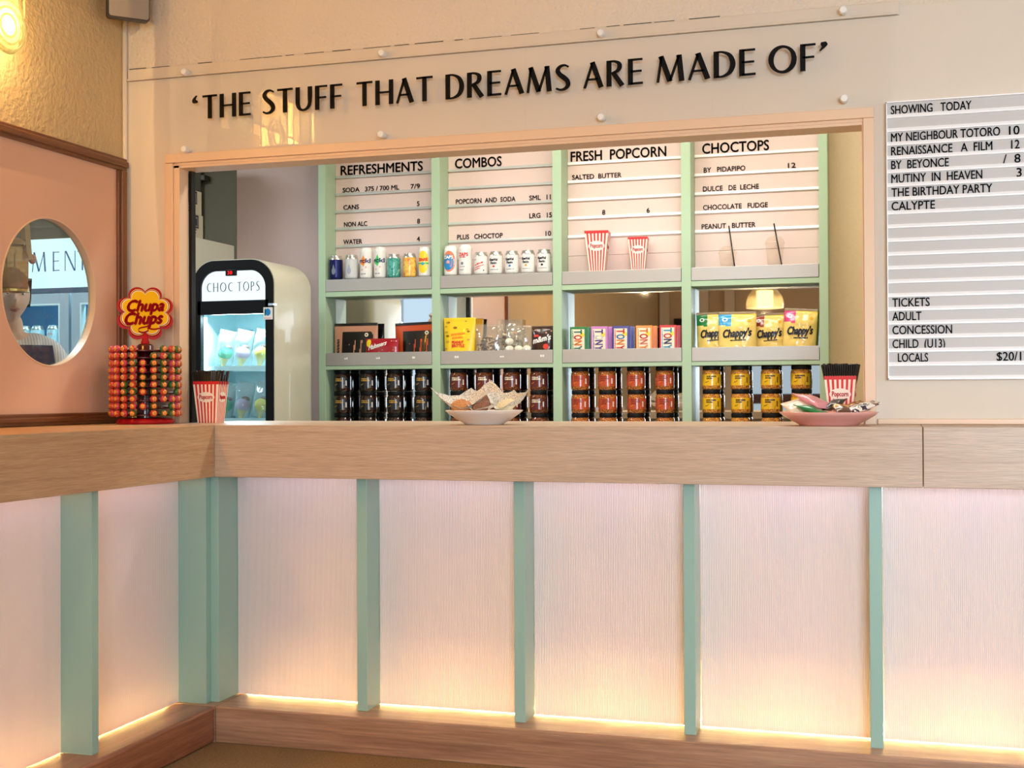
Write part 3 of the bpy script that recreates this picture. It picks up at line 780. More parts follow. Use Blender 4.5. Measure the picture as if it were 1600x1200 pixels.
# menu letter boards, one to a bay
RZ = [2.312, 2.224, 2.136, 2.049, 1.960]
MENUS = [
 ('pale pink menu board headed REFRESHMENTS above the first seven cans', 'rail_grey', ('REFRESHMENTS', -2.682, .444),
  [('SODA   375 / 700 ML', 1, -2.672, .307), ('7/9', 1, -2.303, .050), ('CANS', 2, -2.668, .084), ('5', 2, -2.269, None), ('NON ALC', 3, -2.665, .126), ('8', 3, -2.268, None), ('WATER', 4, -2.669, .102), ('4', 4, -2.270, None)]),
 ('pale pink menu board headed COMBOS above the second row of cans', 'rail_grey', ('COMBOS', -2.066, .240),
  [('POPCORN  AND  SODA', 2, -2.063, .307), ('SML', 2, -1.685, .057), ('11', 2, -1.598, .020), ('LRG', 3, -1.685, .055), ('15', 3, -1.597, .024), ('PLUS   CHOCTOP', 4, -2.057, .235), ('10', 4, -1.604, .027)]),
 ('pale pink menu board headed FRESH POPCORN above two striped cups', 'rail_white', ('FRESH  POPCORN', -1.476, .462),
  [('SALTED  BUTTER', 1, -1.470, .241), ('8', 3, -1.323, None), ('6', 3, -1.108, None)]),
 ('pale pink menu board headed CHOCTOPS above two clear cups', 'rail_white', ('CHOCTOPS', -0.843, .306),
  [('BY   PIDAPIPO', 1, -0.837, .192), ('12', 1, -0.451, .034), ('DULCE   DE  LECHE', 2, -0.841, .257), ('CHOCOLATE   FUDGE', 3, -0.841, .297), ('PEANUT   BUTTER', 4, -0.848, .248)]),
]
for (a, b), (lab, rm, head, lines) in zip(BAYS, MENUS):
    mo = thing('menu_board', lab, 'menu board', ((a+b)/2, YM, TOPZ))
    part('backing', MB().box(a+.001, b-.001, YM, YM+.01, 1.868, 2.55).box(a+.001, b-.001, YM, YM+.01, 1.7805, 1.8665), 'menu', mo)
    for z in RZ+[2.40, 2.488]: part('letter_rail', rail(z-.006, a+.0015, b-.0015, YM, .013, .008), rm, mo)
    mb = MB(); text(mb, head[0], head[1], RZ[0]+.011, YM-.0015, .046, head[2], depth=.001, heavy=.0014)
    for m2 in words(mb, .022): part('heading', m2, 'ink', mo)
    for t_, r_, x_, w_ in lines:
        mb = MB(); text(mb, t_, x_, RZ[r_]+.0105, YM-.0015, .0225, w_, depth=.001, heavy=.0006)
        for m2 in words(mb, .011): part('lettering', m2, 'ink', mo)

# ------------------------------------------------------------------ drink cans
def can_body(r, h):
    return [(0, .004), (r*.72, .004), (r*.80, 0), (r*.97, .008), (r, .014), (r, h-.021)]
def can_lid(r, h):
    return [(r, h-.021), (r*.99, h-.018), (r*.94, h-.012), (r*.84, h-.006), (r*.82, h-.004), (r*.85, h-.0015), (r*.84, h), (r*.79, h), (r*.77, h-.004), (0, h-.004)]
def wrap(cx, cy, r, e=.0006):
    return lambda u, v, o: (cx+(r+e+o)*math.sin(u/r), cy-(r+e+o)*math.cos(u/r), v)
def patch(mb, u0, u1, z0, z1, fn, mi=0, n=8, shape=None):
    """curved label patch, or an ellipse / diamond of the same extent"""
    if shape is None:
        V = []
        for i in range(n+1):
            u = u0+(u1-u0)*i/n; V += [fn(u, z0, 0), fn(u, z1, 0)]
        mb.add(V, [(2*i, 2*i+2, 2*i+3, 2*i+1) for i in range(n)], mi, True)
    else:
        cu, cz, ru, rz_ = (u0+u1)/2, (z0+z1)/2, (u1-u0)/2, (z1-z0)/2
        k = 4 if shape == 'diamond' else 20
        rim = []
        for i in range(24):
            a = 2*PI*i/24; c_, s_ = math.cos(a), math.sin(a)
            q = 1/(abs(c_)+abs(s_)) if shape == 'diamond' else 1
            rim.append((cu+ru*c_*q, cz+rz_*s_*q))
        V = [fn(cu, cz, 0)]+[fn(cu+(u-cu)*.5, cz+(v-cz)*.5, 0) for u, v in rim]+[fn(u, v, 0) for u, v in rim]
        F = [(0, 1+i, 1+(i+1) % 24) for i in range(24)]+[(1+i, 25+i, 25+(i+1) % 24, 1+(i+1) % 24) for i in range(24)]
        mb.add(V, F, mi, True)
def scribble(mb, u0, z, width, h, fn, mi=0, seed=0, lo=.3):
    """a line of print too small to read: short blocks of uneven length"""
    rnd = random.Random(seed); u = u0
    while u < u0+width-h*.5:
        l_ = min(rnd.uniform(.5, 1.6)*h, u0+width-u)
        a = h*rnd.choice((1, 1, .75)); mb.add([fn(u, z, .0002), fn(u+l_, z, .0002), fn(u+l_, z+a, .0002), fn(u, z+a, .0002)], [(0, 1, 2, 3)], mi)
        u += l_+h*lo
CANM = P('can_end_aluminium', (206, 202, 192), .28, .85)
def can(label, x, r, h, body, group, decor=None, y=5.842):
    t = thing('drink_can', label, 'drink can', (x, y, TOPZ+.0005), group=group)
    mb = MB().lathe(can_body(r, h), (0, 0, 0), 28); part('body', mb, body, t, local=True)
    mb = MB().lathe(can_lid(r, h), (0, 0, 0), 28); mb.box(-.006, .006, -.010, .004, h-.003, h-.002); part('lid', mb, body if h > .13 else CANM, t, local=True)
    if decor:
        mb = MB(); mats = decor(mb, wrap(0, 0, r), r, h)
        part('printed_label', mb, mats, t, local=True)
    return t
solid = lambda n, c, **k: P(n, c, k.pop('rough', .38), **k)
CB = {'navy': solid('can_navy', (26, 34, 92), metal=.5, rough=.3), 'pale': solid('can_pale_grey', (206, 208, 206), rough=.4),
      'white': solid('can_white', (236, 234, 226), rough=.35), 'teal': blotch('can_teal_marble', [(30, 130, 122), (88, 176, 160), (52, 150, 136), (150, 204, 188)], 38, seed=2),
      'fruit': blotch('can_fruit_print', [(232, 96, 70), (240, 176, 70), (246, 206, 96), (226, 150, 60)], 40, seed=5)}
C_ = {k: solid('print_'+k, v) for k, v in dict(navy=(20, 26, 96), orange=(246, 140, 30), green=(70, 196, 90), blue=(28, 132, 196), salmon=(232, 124, 88), red=(222, 56, 44),
      yellow=(248, 214, 40), rose=(240, 170, 160), grey=(120, 126, 140), black=(26, 28, 40), pink=(226, 120, 176), lav=(92, 70, 160), gold=(206, 160, 60), white=(244, 242, 236),
      cream=(240, 226, 196), brown=(92, 46, 30), tan=(198, 140, 108), maroon=(112, 30, 28), brick=(176, 58, 34), teal=(40, 130, 110), leaf=(28, 120, 66), amber=(236, 178, 20), sky=(60, 168, 214), crimson=(176, 24, 48)).items()}
C_['crimson'] = P('print_deep_red', (150, 8, 20), .7, spec=.1)
def d_drop(col):
    def f(mb, fn, r, h):
        patch(mb, -.010, .010, .025, .060, fn, 0, shape='oval'); patch(mb, -.005, .005, .045, .078, fn, 0, shape='diamond'); return [col]
    return f
def d_splash(col):
    def f(mb, fn, r, h):
        patch(mb, -.020, .002, .068, .102, fn, 0, shape='oval'); patch(mb, -.016, .010, .058, .118, fn, 0, shape='diamond')
        text(mb, 'rckl', -.024, .080, cap=.020, width=.060, fn=lambda u, v, o: fn(u-.003, v, .0006+o), mi=1, heavy=.0010)
        patch(mb, .006, .014, .052, .062, fn, 2, shape='oval'); patch(mb, -.016, -.006, .04, .05, fn, 2, shape='oval')
        scribble(mb, -.018, .022, .030, .0045, fn, 3, 4); return [C_[col], C_['navy'], C_['rose'], C_['grey']]
    return f
def d_diamond(mb, fn, r, h):
    patch(mb, -.030, .030, .018, .128, fn, 0, shape='oval'); patch(mb, -.026, .026, .076, .094, fn, 1); patch(mb, -.030, .030, .062, .070, fn, 2)
    patch(mb, -.007, .007, .056, .072, fn, 3, shape='oval'); text(mb, 'ZAPS', 0, .079, cap=.011, width=.04, fn=lambda u, v, o: fn(u, v, .0004+o), mi=4, align='C', heavy=.0008)
    return [C_['yellow'], C_['orange'], C_['green'], C_['sky'], C_['red']]
def d_round(mb, fn, r, h):
    patch(mb, -.030, .034, .020, .122, fn, 0, shape='oval'); patch(mb, -.030, .026, .028, .104, lambda u, v, o: fn(u, v, .0003+o), 1, shape='oval')
    text(mb, 'ZAPS', -.002, .084, cap=.014, width=.046, fn=lambda u, v, o: fn(u, v, .0008+o), mi=2, align='C', heavy=.0008)
    patch(mb, -.010, .006, .060, .076, lambda u, v, o: fn(u, v, .0006+o), 3, shape='oval'); return [C_['salmon'], C_['blue'], C_['white'], C_['rose']]
def d_zaps(mb, fn, r, h):
    text(mb, 'ZAPS', -.024, .094, cap=.016, width=.046, fn=lambda u, v, o: fn(u, v, .0003+o), mi=0, heavy=.0009)
    scribble(mb, -.024, .086, .036, .005, fn, 0, 3); patch(mb, -.014, 0, .052, .066, fn, 1, shape='oval'); scribble(mb, -.022, .042, .030, .003, fn, 1, 5); scribble(mb, -.022, .026, .024, .004, fn, 1, 8)
    return [C_['red'], C_['grey']]
def d_slant(mb, fn, r, h):
    for k, z in enumerate((.052, .040, .030)): scribble(mb, -.026, z, .050 if k < 2 else .03, .0075 if k < 1 else .005, lambda u, v, o: fn(u, v+.30*u, o), 0, 20+k)
    patch(mb, -.026, -.019, .070, .077, fn, 1, shape='diamond'); patch(mb, .018, .025, .018, .026, fn, 1, shape='diamond'); return [C_['red'], C_['black']]
def d_small(col, sd):
    def f(mb, fn, r, h):
        text(mb, 'KawVal', -.024, .066, cap=.011, width=.040, fn=lambda u, v, o: fn(u, v, .0003+o), mi=0, heavy=.0009)
        text(mb, 'Fevin', -.018, .050, cap=.011, width=.030, fn=lambda u, v, o: fn(u, v, .0003+o), mi=0, heavy=.0006)
        patch(mb, -.008, .004, .034, .044, fn, 1, shape='oval'); scribble(mb, -.022, .022, .042, .003, fn, 2, sd); return [C_['black'], C_[col], C_['grey']]
    return f
CG = 'drink cans on the top shelf'
can('navy blue drink can with pale drop, far left of the cans', -2.673, .033, .1215, CB['navy'], CG, d_drop(C_['grey']))
can('pale grey drink can with grey drop beside the navy can', -2.589, .033, .1215, CB['pale'], CG, d_drop(solid('print_mist', (168, 172, 190))))
can('tall white can with orange splash, taller neighbour of the grey can', -2.509, .031, .1555, CB['white'], CG, d_splash('orange'))
can('tall white can with green splash beside the teal can', -2.434, .031, .1565, CB['white'], CG, d_splash('green'))
can('short teal marbled drink can between white and orange-yellow cans', -2.362, .033, .1185, CB['teal'], CG)
can('short yellow and orange fruit-patterned drink can', -2.278, .033, .1190, CB['fruit'], CG)
can('tall white can with big yellow diamond at right end of first bay', -2.197, .032, .1470, CB['white'], CG, d_diamond)
can('tall can with blue disc in an orange band, left of second bay', -2.063, .033, .1470, CB['white'], CG, d_round)
can('tall white can with small red lettering beside the blue-disc can', -1.987, .032, .1510, CB['white'], CG, d_zaps)
can('short white can with slanted red script', -1.906, .0335, .1110, CB['white'], CG, d_slant)
for x, col, lab in ((-1.831, 'red', 'short white can with black lettering and a red spot'), (-1.750, 'blue', 'short white can with black lettering and a blue spot'),
                    (-1.670, 'gold', 'short white can with black lettering and a gold spot'), (-1.590, 'black', 'short white can with black lettering and a black spot')):
    can(lab, x, .0335, .1120, CB['white'], CG, d_small(col, int(-x*100)))

# small white price codes stuck on the middle trays
mb = MB()
for k, x in enumerate((-2.61, -2.44, -2.25, -2.03, -1.80, -1.60)):
    scribble(mb, x, 1.380, .020, .010, lambda u, v, o: (u, YS-.0016, v), 0, 60+k, .2)
part('price_lettering', mb, C_['white'], sh)

# ------------------------------------------------------------------ striped popcorn cups and straws
STR = [M['redprint'], M['cream_print'], solid('cup_oval_cream', (248, 236, 220))]
def popcorn_cup(label, loc, h, wt, wb, rz, group=None, ns=13):
    """square card cup: wt / wb are the widths at rim and foot"""
    t = thing('popcorn_cup', label, 'popcorn cup', loc, rz, group)
    mb = MB()
    zz = [0, h*.94, h]
    for sd in range(4):
        R_ = Matrix.Rotation(sd*PI/2, 4, 'Z')
        for i in range(ns):
            for k in range(2):
                q = []
                for (ii, kk) in ((i, k), (i+1, k), (i+1, k+1), (i, k+1)):
                    z = zz[kk]; hw = (wb+(wt-wb)*z/h)/2
                    if kk == 2 : z = h
                    q.append(R_ @ Vector((-hw+2*hw*ii/ns, -hw, z)))
                mb.add(q, [(0, 1, 2, 3)], 0 if (k == 1 or i % 2 == 1) else 1)
            # scalloped rim
            hw = wt/2; a = -hw+2*hw*i/ns; b = -hw+2*hw*(i+1)/ns
            mb.add([R_ @ Vector((a, -hw, h)), R_ @ Vector((b, -hw, h)), R_ @ Vector((b-(b-a)*.2, -hw, h+.003)), R_ @ Vector((a+(b-a)*.2, -hw, h+.003))], [(0, 1, 2, 3)], 0)
    hb = wb/2; mb.add([(-hb, -hb, .001), (hb, -hb, .001), (hb, hb, .001), (-hb, hb, .001)], [(0, 1, 2, 3)], 1)
    part('cup', mb, STR, t, local=True)
    for sd in range(4):
        R_ = Matrix.Rotation(sd*PI/2, 4, 'Z'); mb = MB(); cz = h*.63; rw = wt*.34; rh = h*.125
        def fn(u, v, o, R_=R_):
            hw = (wb+(wt-wb)*v/h)/2; return R_ @ Vector((u, -hw-.0005-o, v))
        patch(mb, -rw, rw, cz-rh, cz+rh, fn, 0, shape='oval')
        text(mb, 'Popcorn', 0, cz-rh*.36, cap=rh*.85, width=rw*1.5, fn=lambda u, v, o, fn=fn: fn(u, v, .0006+o), mi=1, align='C', heavy=.0005)
        part('label', mb, [STR[2], M['redprint']], t, local=True)
    return t
popcorn_cup('large red striped popcorn cup on the shelf under FRESH POPCORN', (-1.330, 5.852, TOPZ+.0005), .186, .112, .070, .10)
popcorn_cup('small red striped popcorn cup beside the large one on the shelf', (-1.135, 5.856, TOPZ+.0005), .150, .092, .060, .10)
popcorn_cup('red striped popcorn cup of black straws at left end of counter', (-2.458, 4.245, 1.1003), .153, .100, .074, .12)
popcorn_cup('red striped popcorn cup of black straws behind the pink plate', (-.161, 4.285, 1.1003), .153, .100, .070, -.03)
strawm = P('black_straw', (16, 15, 16), .45)
def straws(cx, cy, rz, group, label, seed, gap=None):
    rnd = random.Random(seed); R_ = Matrix.Rotation(rz, 4, 'Z'); protos = []
    for k in range(5):
        top = Vector((-.054+.027*k, 0, .195)); bot = Vector(((-.054+.027*k)*.55, 0, .004))
        protos.append(None)
    n = 0
    for j in range(4):
        for i in range(16):
            u = -1+2*(i+.5*(j % 2)-.25)/15
            if gap and gap[0] < u < gap[1] and j != 0: continue
            if gap and gap[0] < u < gap[1] and rnd.random() < .6: continue
            z1 = .194+rnd.uniform(-.003, .003)
            if gap and u > .25 and rnd.random() < .55: z1 -= .014
            yt = (-.036+.024*j); tx = u*.0545*(1+.02*rnd.random()); bx = u*.020
            mb = MB().tube([R_ @ Vector((bx, yt*.62, .004)), R_ @ Vector((tx, yt*1.05, z1))], .0038, 8)
            o = single('drinking_straw', mb, strawm, label, 'straw', (cx, cy, 1.1008), group, local=True); n += 1
straws(-2.458, 4.245, .12, 'straws in the left cup', 'black straw standing in the striped cup at left end of counter', 3, (.28, .75))
straws(-.161, 4.285, -.03, 'straws in the right cup', 'black straw standing in the striped cup behind the pink plate', 8)

# ------------------------------------------------------------------ clear cups with domed lids and straws
clr = clear('clear_plastic_cup', (253, 251, 247), .04, 1.1, .015)
def clear_cup(label, loc, h, r, tilt):
    t = thing('plastic_cup', label, 'plastic cup', loc)
    part('cup', MB().lathe([(0, .002), (r*.72, .002), (r*.74, 0), (r, h), (r*1.04, h+.002), (r*1.04, h+.005)], n=28), clr, t, local=True)
    part('dome_lid', MB().lathe([(r*1.05, h+.003), (r*1.06, h+.008), (r*.98, h+.010), (r*.92, h+.020), (r*.66, h+.033), (r*.30, h+.037), (r*.28, h+.037)], n=28), clr, t, local=True)
    return t
clear_cup('small clear plastic cup with domed lid, left of two under CHOCTOPS', (-.722, 5.868, TOPZ+.0005), .062, .040, 0)
clear_cup('tall clear plastic cup with domed lid, right of two under CHOCTOPS', (-.508, 5.868, TOPZ+.0005), .100, .042, 0)
for lab, b, tp in (('single black straw leaning in the small clear domed cup', (-.690, 5.862, TOPZ+.006), (-.716, 5.872, 1.974)), ('single black straw leaning in the tall clear domed cup', (-.478, 5.862, TOPZ+.006), (-.512, 5.872, 1.976))):
    single('drinking_straw', MB().tube([b, tp], .0034, 8), strawm, lab, 'straw', b)

# ------------------------------------------------------------------ popcorn jars, stacked three high
def jar_proto(base, rim_cols, content, decor, key):
    h, r = .1083, .0435
    t = thing('popcorn_jar', '', 'popcorn jar', (0, 0, 0))
    body = [(0, 0), (r*.9, 0), (r*.98, .004), (r, .010), (r, .076), (r*.96, .083), (r*.88, .088), (r*.88, .090)]
    part('glass_body', MB().lathe(body, n=28), content, t, local=True)
    part('lid', MB().lathe([(r*.93, .0885), (r*.955, .090), (r*.955, .106), (r*.92, h), (0, h)], n=28), 'black', t, local=True)
    fn = wrap(0, 0, r)
    mb = MB(); patch(mb, -r*1.5, r*1.5, .018, .070, fn, 0, 20); mats = [base]+decor(mb, lambda u, v, o: fn(u, v, .0003+o))
    part('label', mb, mats, t, local=True)
    return t
def squig(mb, u, z, fn, mi, s=1.0):
    pts = [(u-.009*s, z-.003*s), (u-.004*s, z+.002*s), (u, z-.0005*s), (u+.005*s, z+.004*s), (u+.009*s, z+.006*s)]
    for (a, b), (c, d) in zip(pts[:-1], pts[1:]): mb.add([fn(a, b-.0012, .0002), fn(c, d-.0012, .0002), fn(c, d+.0014, .0002), fn(a, b+.0014, .0002)], [(0, 1, 2, 3)], mi)
def jd(lines, c1, c2, real=None):
    def f(mb, fn):
        if real:
            for k, s_ in enumerate(real): text(mb, s_, -.020, .057-.0095*k, cap=.0058, width=.045 if k == 0 else .027, fn=lambda u, v, o: fn(u, v, .0003), mi=1, heavy=.0006)
        else:
            for k, (wd, hh) in enumerate(lines): scribble(mb, -.022, .060-.009*k, wd, hh, fn, 1, 31+k, .18)
        squig(mb, -.018, .033, fn, 2); squig(mb, .024, .026, lambda u, v, o: fn(u*.0+.024+(v-.026)*.6, .026+(u-.024)*1.1, o), 2)
        for k in range(5): mb.add([fn(.033, .030+.0052*k, .0002), fn(.040, .030+.0052*k, .0002), fn(.040, .034+.0052*k, .0002), fn(.033, .034+.0052*k, .0002)], [(0, 1, 2, 3)], 3)
        return [c1, c2, C_['white'] if not real else C_['black']]
    return f
def corn(name, a, b, c, seed): return blotch(name, [a, b, c, a], 190, .12, .8, seed)
JARS = [
 ('navy', jar_proto(solid('label_navy', (10, 12, 22), coat=.6), None, corn('dark_popcorn', (14, 10, 10), (60, 30, 16), (26, 16, 14), 1), jd([(.034, .0055), (.044, .0065)], C_['gold'], C_['gold']), 0), [-2.648, -2.510, -2.363, -2.216]),
 ('maroon', jar_proto(solid('label_maroon', (96, 30, 26), coat=.6), None, corn('cocoa_popcorn', (40, 16, 12), (140, 70, 30), (70, 30, 18), 2), jd([(.034, .0055), (.044, .0065)], C_['cream'], C_['orange']), 1), [-2.030, -1.896, -1.760, -1.623]),
 ('rust-red', jar_proto(solid('label_rust', (188, 74, 36), coat=.6), None, corn('toffee_popcorn', (70, 24, 12), (206, 130, 50), (130, 52, 22), 3), jd([(.042, .005), (.044, .005), (.026, .005)], C_['maroon'], C_['orange']), 2), [-1.420, -1.288, -1.150, -1.014]),
 ('yellow', jar_proto(solid('label_yellow', (236, 184, 14), coat=.6), None, corn('butter_popcorn', (96, 44, 14), (226, 160, 60), (160, 84, 26), 4), jd(None, C_['black'], C_['black'], ['SALTED CARAMEL', 'POPCORN']), 3), [-.799, -.667, -.531, -.398]),
]
for col, proto, xs in JARS:
    for i, x in enumerate(xs):
        for k in range(3):
            lab = '%s-labelled popcorn jar, %s of the %s stack from the left of its colour' % (col, ('bottom', 'middle', 'top')[k], ORD[i+1])
            loc = (x+random.uniform(-.002, .002), 5.862, LOWZ+.0004+.1087*k)
            rz = random.uniform(-.12, .06)
            if i == 0 and k == 0:
                o = proto; o.location = loc; o['label'] = lab; o['group'] = 'popcorn jars on the lower shelf'; o.rotation_euler.z = rz
            else: dup(proto, loc, lab, rz, 'popcorn jars on the lower shelf')

# ------------------------------------------------------------------ snack packets on the middle shelf
class Pack:
    """filled packet; (u, v) on its front: u across from the middle, v up from the foot"""
    def __init__(s, w_, h, d, kind='pillow', flare=0.0, crumple=.0, seed=0):
        s.w, s.h, s.d, s.kind, s.fl, s.cr, s.seed = w_, h, d, kind, flare, crumple, seed
    def bulge(s, u, v):
        a = max(0.0, 1-abs(2*u/s.w)**2.6)**.6; t = min(1, max(0, v/s.h))
        if s.kind == 'pillow': b = max(0.0, min(1.0, (t-.03)*5))**.6*max(0.0, min(1.0, (.93-t)*4.2))**.6
        elif s.kind == 'pouch': b = max(0.06, 1-t*1.02)**.6
        else: b = 1-.12*t
        return max(.0012, s.d/2*a*b)
    def width(s, v): return 1+s.fl*(v/s.h-.5)
    def pt(s, u, v, side, o=0.0):
        y = s.bulge(u, v)+o
        n = noise.noise(Vector((u*38+s.seed*7, v*38, side*3.1)))*s.cr
        return Vector((u*s.width(v), -side*(y+n*min(1, y/.006)), v))
    def front(s, u, v, o): return s.pt(u, v, 1, o+.0004)
    def mesh(s, colour, n=30, zig=0.0):
        mb = MB(); nx, nz = n, n
        for side in (1, -1):
            V = []
            for j in range(nz+1):
                for i in range(nx+1):
                    V.append(s.pt(-s.w/2+s.w*i/nx, s.h*j/nz, side))
            for j in range(nz):
                for i in range(nx):
                    q = (j*(nx+1)+i, j*(nx+1)+i+1, (j+1)*(nx+1)+i+1, (j+1)*(nx+1)+i)
                    k = colour(-s.w/2+s.w*(i+.5)/nx, s.h*(j+.5)/nz) if side == 1 else colour(None, s.h*(j+.5)/nz)
                    mb.add([V[a] for a in q], [(0, 1, 2, 3)], k, True)
        # close the side and end edges
        for ui in (-s.w/2, s.w/2):
            for j in range(nz):
                a, b = s.h*j/nz, s.h*(j+1)/nz
                mb.add([s.pt(ui, a, 1), s.pt(ui, b, 1), s.pt(ui, b, -1), s.pt(ui, a, -1)], [(0, 1, 2, 3)], colour(ui*.999, a), True)
        for vi in (0, s.h):
            for i in range(nx):
                a, b = -s.w/2+s.w*i/nx, -s.w/2+s.w*(i+1)/nx
                mb.add([s.pt(a, vi, 1), s.pt(b, vi, 1), s.pt(b, vi, -1), s.pt(a, vi, -1)], [(0, 1, 2, 3)], colour(a, min(vi, s.h*.999)), True)
        return mb
def packet(name, label, cat, pk, x, y, cols, colour, decal=None, group=None, rz=0.0, lean=0.0, z=MIDZ, tilt=0.0, n=30):
    t = thing(name, label, cat, (x, y, z+.0008), rz, group)
    R_ = Matrix.Rotation(lean, 3, 'X') @ Matrix.Rotation(tilt, 3, 'Y')
    mb = pk.mesh(colour, n).xf(lambda p: R_ @ p)
    lo = min(v[2] for v in mb.v); up_ = -lo
    mb.shift((0, 0, up_)); part('wrapper', mb, cols, t, local=True)
    if decal:
        mb = MB(); mats = decal(mb, pk.front); mb.xf(lambda p: R_ @ p).shift((0, 0, up_)); part('printed_lettering', mb, mats, t, local=True)
    return t
def gloss(n, c, rough=.28): return P('foil_'+n, c, rough, coat=.35)
F_ = {k: gloss(k, v) for k, v in dict(tan=(196, 138, 108), black=(20, 17, 17), orange=(196, 74, 30), red=(170, 24, 40), yellow=(248, 208, 40), gold=(206, 150, 30), brown=(52, 24, 18),
     straw=(244, 212, 118), green=(26, 124, 62), sky=(52, 160, 210), rust=(150, 60, 38), pink=(216, 60, 124), silver=(150, 130, 96), cream=(240, 226, 200), rose=(226, 150, 158), leaf=(30, 130, 74), white=(236, 230, 218), choc=(96, 66, 44)).items()}
def striped(pk):
    def f(u, v):
        if u is None: return 1
        w_, h = pk.w, pk.h
        if v > h*.93: return 1
        if u < -w_*.29 or v > h*.80 or u > w_*.40: return 0
        if v > h*.70 and u > w_*.30 and (u-w_*.30)**2+(v-h*.70)**2 > (w_*.1)**2: return 0
        s_ = (u+w_*.29-.10*(v-h*.6))/(w_*.145)
        if v < h*.60 and s_ > 1.2 and s_-math.floor(s_) < .22: return 0
        return 1
    return f
def d_chip(mb, fn):
    patch(mb, .052, .072, .142, .162, lambda u, v, o: fn(u, v, .0012), 0, shape='oval'); patch(mb, .058, .066, .148, .156, lambda u, v, o: fn(u, v, .0020), 1, shape='oval')
    for k in range(5): text(mb, 'S', -.098, .052+.016*k, cap=.015, width=.014, fn=lambda u, v, o: fn(u, v, .0012), mi=1, heavy=.0012)
    return [C_['cream'], C_['black']]
pk = Pack(.236, .212, .062, 'pouch'); packet('snack_pouch', 'tan and black striped snack pouch at left end of middle shelf', 'snack packet', pk, -2.583, 5.882, [F_['tan'], F_['black']], striped(pk), d_chip, n=44)
pk = Pack(.216, .206, .062, 'pouch'); packet('snack_pouch', 'orange and black striped snack pouch beside the upright', 'snack packet', pk, -2.257, 5.882, [F_['orange'], F_['black']], striped(pk), d_chip, n=44, tilt=-.03)
pk = Pack(.176, .130, .036)
def d_malt(mb, fn):
    patch(mb, -.082, -.056, .088, .126, lambda u, v, o: fn(u, v, .0012), 0, shape='oval')
    text(mb, 'Maltesers', -.068, .074, cap=.022, width=.095, fn=lambda u, v, o: fn(u, v+.28*(u+.06), .0016), mi=1, shear=.2, heavy=.0012)
    for k in range(3): patch(mb, .048+.012*k, .054+.012*k, .012, .118, lambda u, v, o: fn(u, v, .0012), 2 if k % 2 else 1)
    for k in range(6): patch(mb, -.03+.018*k, -.027+.018*k, .05+.01*(k % 3), .054+.01*(k % 3), lambda u, v, o: fn(u, v, .0012), 0, shape='oval')
    return [C_['yellow'], C_['white'], C_['gold']]
packet('sweet_bag', 'low red sweet bag between tan and orange pouches', 'snack packet', pk, -2.418, 5.826, [F_['red']], lambda u, v: 0, d_malt)
pk = Pack(.158, .224, .055, 'pouch', .10)
def d_peanut(mb, fn):
    rnd = random.Random(4)
    for k in range(34):
        u, v = rnd.uniform(-.07, .07), rnd.uniform(.015, .215)
        if abs(u+.005) < .05 and .065 < v < .155: continue
        r_ = rnd.uniform(.006, .010); patch(mb, u-r_, u+r_, v-r_*.6, v+r_*.6, lambda a, b, o: fn(a, b, .0012), rnd.choice((0, 1)), shape='oval')
    scribble(mb, -.040, .140, .070, .014, lambda u, v, o: fn(u, v+.1*u, .0012), 2, 5, .1); scribble(mb, -.034, .123, .056, .010, lambda u, v, o: fn(u, v+.1*u, .0012), 2, 6, .1)
    text(mb, 'PEANUT', -.034, .098, cap=.013, width=.060, fn=lambda u, v, o: fn(u, v, .0014), mi=3, heavy=.0012)
    text(mb, 'BRITTLE', -.034, .081, cap=.013, width=.064, fn=lambda u, v, o: fn(u, v, .0014), mi=3, heavy=.0012)
    return [solid('print_ochre', (150, 92, 16)), C_['gold'], C_['orange'], C_['red']]
packet('brittle_pouch', 'yellow peanut brittle pouch with red print at left of second bay', 'snack packet', pk, -2.018, 5.842, [F_['yellow']], lambda u, v: 0, d_peanut)
pk = Pack(.150, .222, .040, 'pouch', .10)
packet('brittle_pouch', 'second yellow pouch tucked behind the front peanut brittle pouch', 'snack packet', pk, -1.992, 5.898, [F_['gold']], lambda u, v: 0, d_peanut)
bagm = clear('clear_sweet_bag', (250, 248, 240), .12, 2.2, .10)
def clear_bag(label, x, y, w_, h, filler, mats):
    t = thing('sweet_bag', label, 'snack packet', (x, y, MIDZ+.0008), group='clear sweet bags')
    pk = Pack(w_, h, .046, 'pillow', crumple=.004, seed=int(x*100)); part('clear_bag', pk.mesh(lambda u, v: 0, 22), bagm, t, local=True)
    mb = MB(); filler(mb, w_, h); part('sweets', mb, mats, t, local=True)
def twigs(mb, w_, h):
    rnd = random.Random(2)
    for k in range(46):
        u, v = rnd.uniform(-w_*.38, w_*.38), rnd.uniform(.02, h*.66); a = rnd.uniform(0, PI); l_ = .014
        mb.tube([(u-l_*math.cos(a), rnd.uniform(-.013, .013), v-l_*.7*math.sin(a)), (u+l_*math.cos(a), rnd.uniform(-.013, .013), v+l_*.7*math.sin(a))], .0030, 6, 0 if rnd.random() < .8 else 1)
def mallows(mb, w_, h):
    rnd = random.Random(7)
    for k in range(7):
        u, v = -w_*.32+w_*.32*(k % 3), .032+.036*(k//3); mb.sphere((u+rnd.uniform(-.004, .004), -.006, v), .022, .012, .017, 12, 8, 0)
    for k in range(10): mb.sphere((rnd.uniform(-w_*.36, w_*.36), .004, rnd.uniform(.04, h*.6)), .008, .006, .006, 8, 6, 1)
def mixed(mb, w_, h):
    rnd = random.Random(9)
    for k in range(26): mb.sphere((rnd.uniform(-w_*.33, w_*.33), rnd.uniform(-.010, .010), rnd.uniform(.03, h*.72)), rnd.uniform(.007, .013), .007, .008, 8, 6, rnd.choice((0, 0, 1, 2)))
